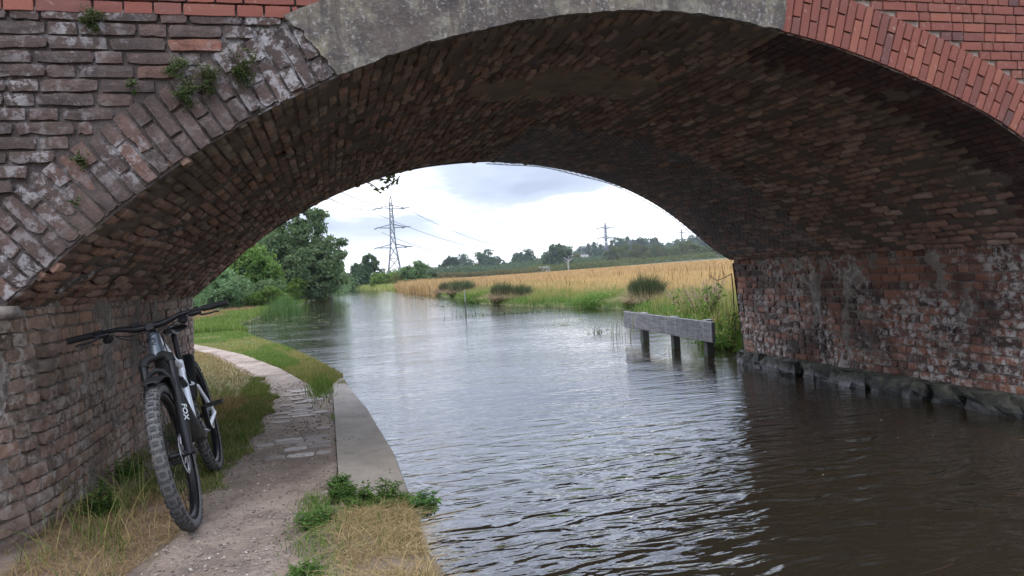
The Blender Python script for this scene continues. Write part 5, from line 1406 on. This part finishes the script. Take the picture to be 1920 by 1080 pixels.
# frame
HB, HT = Vector((.922, 0, .842)), Vector((.868, 0, .964))
tb('head_tube', [HB, HB.lerp(HT, .15), HB.lerp(HT, .5), HB.lerp(HT, .9), HT], [.040, .039, .034, .032, .031], B_GREY, seg=20)
tb('down_tube', [HB.lerp(HT, .25)+Vector((-.01, 0, 0)), Vector((.80, 0, .70)), Vector((.60, 0, .46)), Vector((.47, 0, .345))], [(.030, .036), (.043, .036), (.046, .038), (.050, .045)], B_DARK, seg=16)
tb('top_tube', [HB.lerp(HT, .72)+Vector((-.008, 0, 0)), Vector((.70, 0, .865)), Vector((.50, 0, .785)), Vector((.315, 0, .735))], [(.034, .030), (.026, .024), (.021, .02), (.019, .018)], B_WHITE, seg=16)
tb('seat_tube', [Vector((.455, 0, .36)), Vector((.36, 0, .58)), Vector((.302, 0, .765))], [.026, .021, .0195], B_WHITE, seg=16)
tb('seat_clamp', [Vector((.300, 0, .755)), Vector((.295, 0, .78))], .022, B_BLACK)
tb('seatpost', [Vector((.298, 0, .76)), Vector((.248, 0, .925))], .0155, B_BLACK, seg=14)
tb('motor_shell', [Vector((.445, -.055, .345)), Vector((.445, -.05, .345)), Vector((.445, .05, .345)), Vector((.445, .055, .345))], [.045, .055, .055, .045], B_DARK, seg=20)
for sy in (-1, 1):
    tb('seatstay', [(.335, sy*.030, .62), (.26, sy*.052, .585), (.03, sy*.066, .405), (0, sy*.066, .375)], [.012, .011, .010, .012], B_WHITE)
    tb('chainstay', [(.41, sy*.035, .33), (.30, sy*.055, .325), (.03, sy*.070, .362), (0, sy*.070, .368)], [(.013, .02), (.012, .018), (.010, .014), .012], B_WHITE)
tb('shock', [(.36, 0, .62), (.45, 0, .665), (.452, 0, .666), (.57, 0, .72)], [.020, .020, .011, .011], B_BLACK)
tb('linkage', [(.33, -.035, .63), (.33, .035, .63)], .017, B_BLACK)
# saddle
ns_ = 16; V = []; F = []
for i in range(ns_+1):
    f = i/ns_; x_ = .395-.275*f; wd = .020+.055*sstep(f, .35, .95)*(1-.5*sstep(f, .93, 1.0)); zc = .957+.012*math.cos(f*6)*.6+.012*f
    for j in range(9):
        a = math.pi*(j/8); V.append((x_, wd*math.cos(a), zc-.022*(1-math.sin(a))*(1+.2*(abs(math.cos(a)))) ))
for i in range(ns_):
    for j in range(8): F.append((i*9+j, (i+1)*9+j, (i+1)*9+j+1, i*9+j+1))
F.append(tuple(range(9))); F.append(tuple(ns_*9+j for j in range(9))[::-1])
q = MB(); q.add(V, F); sad = q.build('saddle', B_BLACK, bike, True)
q = MB()
for sy in (-1, 1): q.tube([(.36, sy*.012, .945), (.31, sy*.022, .925), (.20, sy*.022, .925), (.15, sy*.03, .95)], .0035, 6)
q.build('rails', B_STEEL, sad, True)
q = MB(); q.add([(.385, .010, .9705), (.24, .052, .972), (.20, .052, .973), (.36, .006, .9745)], [(0, 1, 2, 3)]); q.build('saddle_stripe', B_LET, sad)
# fork
def fk(s, y_, off=0.0): return Vector((1.18, y_, .37)) + AX*s + PF*off
fork = MB(); CR = [fk(.50, -.078), fk(.515, -.062, -.004), fk(.53, -.036, -.018), fk(.535, 0, -.028), fk(.53, .036, -.018), fk(.515, .062, -.004), fk(.50, .078)]
fork.tube([fk(.485, -.0655), fk(.515, -.060, -.002), fk(.535, -.030, -.02), fk(.537, 0, -.03), fk(.535, .030, -.02), fk(.515, .060, -.002), fk(.485, .0655)], [(.024, .022), (.025, .022), (.024, .022), (.026, .026), (.024, .022), (.025, .022), (.024, .022)], 14)
frk = fork.build('fork_crown', B_MATT, bike, True)
for sy in (-1, 1):
    y_ = sy*.0655
    tb('stanchion', [fk(.30, y_), fk(.49, y_)], .0178, B_BLACK, seg=16)
    lg = tb('fork_leg', [fk(-.012, y_), fk(.02, y_), fk(.06, y_), fk(.30, y_), fk(.345, y_), fk(.352, y_)], [.017, .020, .022, .0245, .026, .0235], B_BLACK, seg=18)
    q = MB(); q.tube([(1.18, sy*.040, .37), (1.18, sy*.092, .37)], [.017, .015], 12); q.build('dropout', B_MATT, lg, True)
ar = MB(); ar.tube([fk(.32, -.062, .012), fk(.385, -.055, .035), fk(.425, -.030, .05), fk(.435, 0, .055), fk(.425, .030, .05), fk(.385, .055, .035), fk(.32, .062, .012)], [(.012, .012)]*7, 10); ar.build('fork_arch', B_MATT, bike, True)
def guard(name, cx_, r_, a0, a1, hw_, drop, mt):
    V = []; F = []; n_ = 22; m_ = 9
    for i in range(n_+1):
        f = i/n_; a = math.radians(a0+(a1-a0)*f); tw = hw_*(.55+.45*math.sin(math.pi*min(1, max(0, f))**.8)**.6)
        for j in range(m_):
            u = (j/(m_-1)*2-1); rr_ = r_-drop*u*u*abs(u); V.append((cx_+rr_*math.cos(a), u*tw, .37+rr_*math.sin(a)))
    for i in range(n_):
        for j in range(m_-1): F.append((i*m_+j, i*m_+j+1, (i+1)*m_+j+1, (i+1)*m_+j))
    q = MB(); q.add(V, F); ob = q.build(name, mt, bike, True); md = ob.modifiers.new('thick', 'SOLIDIFY'); md.thickness = .003; return ob
guard('front_mudguard', 1.18, .400, 74, 158, .056, .014, B_MATT)
guard('rear_mudguard', 0, .405, 22, 96, .062, .02, B_MATT)
tb('brake_caliper', [fk(.07, .048, -.055), fk(.12, .048, -.06)], [.017, .017], B_BLACK)
# cockpit
tb('steerer_spacer', [HT, HT+AX*.02], .021, B_BLACK)
st0 = HT+AX*.032
tb('stem', [st0+Vector((-.012, 0, 0)), st0, Vector((.893, 0, 1.006)), Vector((.905, 0, 1.01))], [(.02, .022), (.02, .022), (.018, .024), (.016, .022)], B_BLACK)
BC = Vector((.893, 0, 1.008))
def bar(y_): 
    a = abs(y_); return Vector((.893-.03*sstep(a, .06, .39), y_, 1.008+.026*sstep(a, .05, .17)))
tb('handlebar', [bar(v) for v in (-.385, -.30, -.2, -.15, -.11, -.07, -.04, 0, .04, .07, .11, .15, .2, .30, .385)], [.011, .011, .0115, .0125, .014, .0165, .0175, .0175, .0175, .0165, .014, .0125, .0115, .011, .011], B_BLACK, seg=14)
for sy in (-1, 1):
    g_ = tb('grip', [bar(sy*.262), bar(sy*.265), bar(sy*.385), bar(sy*.392)], [.0185, .0165, .0168, .0185], B_MATT, seg=14)
    b0 = bar(sy*.215)
    tb('brake_clamp', [bar(sy*.222), bar(sy*.246)], .0175, B_MATT)
    tb('brake_reservoir', [b0+Vector((.022, sy*-.02, -.012)), b0+Vector((.026, sy*.0, -.014)), b0+Vector((.028, sy*.042, -.012))], [.011, .0145, .012], B_BLACK)
    tb('brake_lever', [b0+Vector((.030, sy*.02, -.014)), b0+Vector((.052, sy*.045, -.030)), b0+Vector((.055, sy*.085, -.032)), b0+Vector((.054, sy*.118, -.030)), b0+Vector((.060, sy*.128, -.036))], [.007, .0055, .005, .0048, .0055], B_BLACK, seg=8)
    tb('lever_mount', [bar(sy*.205), b0+Vector((.02, 0, -.012))], .009, B_BLACK)
tb('shifter', [bar(-.19)+Vector((.006, 0, -.03)), bar(-.205)+Vector((.002, 0, -.042)), bar(-.225)+Vector((-.006, 0, -.045))], [.016, .020, .014], B_MATT)
tb('bell', [bar(.163)+Vector((.022, 0, -.030)), bar(.163)+Vector((.028, 0, -.031)), bar(.163)+Vector((.045, 0, -.033))], [.024, .024, .012], B_BLACK, seg=18)
tb('bell_clamp', [bar(.163), bar(.163)+Vector((.02, 0, -.028))], .008, B_MATT)
bxm('display_mount', [(bar(-.062)+Vector((.0, 0, .024)), (.04, .042, .02), None, .004), (bar(-.062)+Vector((.0, 0, .008)), (.03, .028, .022), None, .003)], B_MATT)
bxm('stem_bolt_plate', [((.908, 0, 1.008), (.012, .042, .044), Matrix.Rotation(-.4, 3, 'Y'), .004)], B_BLACK)
for i, pts in enumerate((
    [bar(-.18)+Vector((.02, 0, -.02)), (.945, -.12, .975), (.955, -.055, .955), (.935, -.052, .92), (.90, -.03, .90)],
    [bar(.16)+Vector((.03, 0, -.02)), (.955, .10, .985), (.975, .055, .96), (.985, .060, .90), (1.0, .066, .80), (1.03, .074, .70), (1.13, .080, .45)],
    [bar(.18)+Vector((.02, 0, -.025)), (.93, .12, .98), (.935, .04, .975), (.915, -.02, .95), (.885, -.034, .92)],
    [bar(-.17)+Vector((.015, 0, -.03)), (.95, -.09, .985), (.965, -.02, .985), (.95, .045, .965), (.92, .05, .92), (.86, .03, .88)])):
    P_ = [Vector(p) for p in pts]; out = []
    for a_ in range(len(P_)-1):
        pm, p0_, p1_, pn = P_[max(a_-1, 0)], P_[a_], P_[a_+1], P_[min(a_+2, len(P_)-1)]
        for k_ in range(5):
            u = k_/5; out.append(.5*((2*p0_)+(-pm+p1_)*u+(2*pm-5*p0_+4*p1_-pn)*u*u+(-pm+3*p0_-3*p1_+pn)*u**3))
    out.append(P_[-1]); tb('cable', out, .0024, B_MATT, seg=6)
# drivetrain
tb('crank_spindle', [(.44, -.075, .34), (.44, .075, .34)], .014, B_STEEL)
for sy, e in ((1, Vector((.522, .088, .488))), (-1, Vector((.358, -.088, .192)))):
    c0 = Vector((.44, sy*.078, .34)); tb('crank_arm', [c0, c0.lerp(e, .5), e], [(.017, .010), (.013, .008), (.015, .008)], B_BLACK)
    pc = e+Vector((0, sy*.060, 0)); pd = MB()
    for dx_ in (-.046, .046): pd.box(pc+Vector((dx_, 0, 0)), (.010, .095, .014), None, bev=.003)
    for dy_ in (-.045, 0, .045): pd.box(pc+Vector((0, dy_, 0)), (.085, .010, .013), None, bev=.003)
    pd.tube([e, pc+Vector((0, sy*.045, 0))], .007, 8)
    for dx_ in (-.046, .046):
        for dy_ in (-.038, -.012, .012, .038):
            pd.tube([pc+Vector((dx_, dy_, -.011)), pc+Vector((dx_, dy_, .011))], .0018, 5)
    # the pedal hangs slightly tipped on its axle
    pd.build('pedal', B_MATT, bike)
MC = Matrix.Translation((.44, -.048, .34)) @ RY
q = MB(); prof = [(.052, -.002), (.072, -.002), (.072, .002), (.052, .002), (.052, -.002)]; q.lathe(prof, 40, MC)
for k_ in range(32): a = 2*math.pi*k_/32; q.box(MC @ Vector((.075*math.cos(a), .075*math.sin(a), 0)), (.006, .003, .006))
for k_ in range(4): a = math.pi/4+math.pi/2*k_; q.tube([MC @ Vector((0, 0, 0)), MC @ Vector((.056*math.cos(a), .056*math.sin(a), 0))], .006, 6)
q.build('chainring', B_STEEL, bike)
q = MB()
for k_ in range(9):
    r_ = .052-.0038*k_; Mk = Matrix.Translation((0, -.024-.0042*k_, .37)) @ RY; q.lathe([(.012, -.001), (r_, -.001), (r_, .001), (.012, .001)], 30, Mk)
q.build('cassette', B_STEEL, bike)
q = MB(); q.tube([(.44, -.048, .414), (.2, -.046, .405), (0, -.042, .408)], .004, 5); q.tube([(.44, -.048, .266), (.2, -.047, .262), (.03, -.046, .272)], .004, 5); q.build('chain', B_STEEL, bike)
q = MB(); q.tube([(0, -.062, .335), (.02, -.062, .30), (.035, -.05, .262)], [.012, .014, .010], 8); q.build('rear_derailleur', B_BLACK, bike, True)
# lettering and emblem
def text_mesh(name, s, size, M_, mt, parent, ext=.0006, sx=1.0):
    cu = bpy.data.curves.new(name, 'FONT'); cu.body = s; cu.size = size; cu.align_x = 'CENTER'; cu.align_y = 'CENTER'; cu.extrude = ext; cu.resolution_u = 3; cu.offset = size*.018
    to = bpy.data.objects.new(name, cu); COL.objects.link(to); bpy.context.view_layer.update()
    me = bpy.data.meshes.new_from_object(to.evaluated_get(bpy.context.evaluated_depsgraph_get())); bpy.data.objects.remove(to)
    me.materials.clear(); me.materials.append(mt)
    ob = bpy.data.objects.new(name, me); COL.objects.link(ob); ob.parent = parent; ob.matrix_local = M_ @ Matrix.Diagonal((sx, 1, 1, 1)); return ob
def frame_m(o_, X, Yv):
    X = Vector(X).normalized(); Z = X.cross(Vector(Yv)).normalized(); Yv = Z.cross(X)
    return Matrix(((X.x, Yv.x, Z.x, o_[0]), (X.y, Yv.y, Z.y, o_[1]), (X.z, Yv.z, Z.z, o_[2]), (0, 0, 0, 1)))
mid = HB.lerp(HT, .58); nrmf = Vector((.9135, 0, .4067))
text_mesh('head_badge', '2', .052, frame_m(mid+nrmf*.0345+Vector((0, 0, 0)), Vector((0, 1, -.25)), AX), B_BLACK, bike)
for sy in (1, -1):
    o_ = fk(.20, sy*.0655)+(PF*.55+Vector((0, .83*1, 0))).normalized()*.0242
    if sy < 0: o_ = fk(.20, sy*.0655)+PF*.0238
    nn = (PF*.55+Vector((0, .83, 0))).normalized() if sy > 0 else PF
    Yd = nn.cross(-AX)  # letters run down the leg
    text_mesh('fork_lettering', 'FOX', .043, frame_m(o_, -AX, Yd if True else Yd), B_LET, bike, .001)
sdv = (Vector((.302, 0, .765))-Vector((.36, 0, .58))).normalized()
o_ = Vector((.335, .0205, .665)); text_mesh('frame_lettering', 'EST', .034, frame_m(o_, sdv, Vector((0, 1, 0)).cross(sdv)), B_BLACK, bike)

# ------------------------------------------------------------------ haze in the air
hz = MB(); hz.box((200, 830, 33), (2400, 1740, 70)); 
mh = bpy.data.materials.new('thin_haze'); mh.use_nodes = True; th_ = NT(mh.node_tree); th_.N.clear()
ho = th_.n('OutputMaterial'); pv = th_.n('VolumePrincipled', None, Color=(.86, .92, 1.0), Density=.00016, Anisotropy=.2); th_.L.new(pv.outputs[0], ho.inputs['Volume'])
tag(hz.build('haze', mh), kind='stuff')
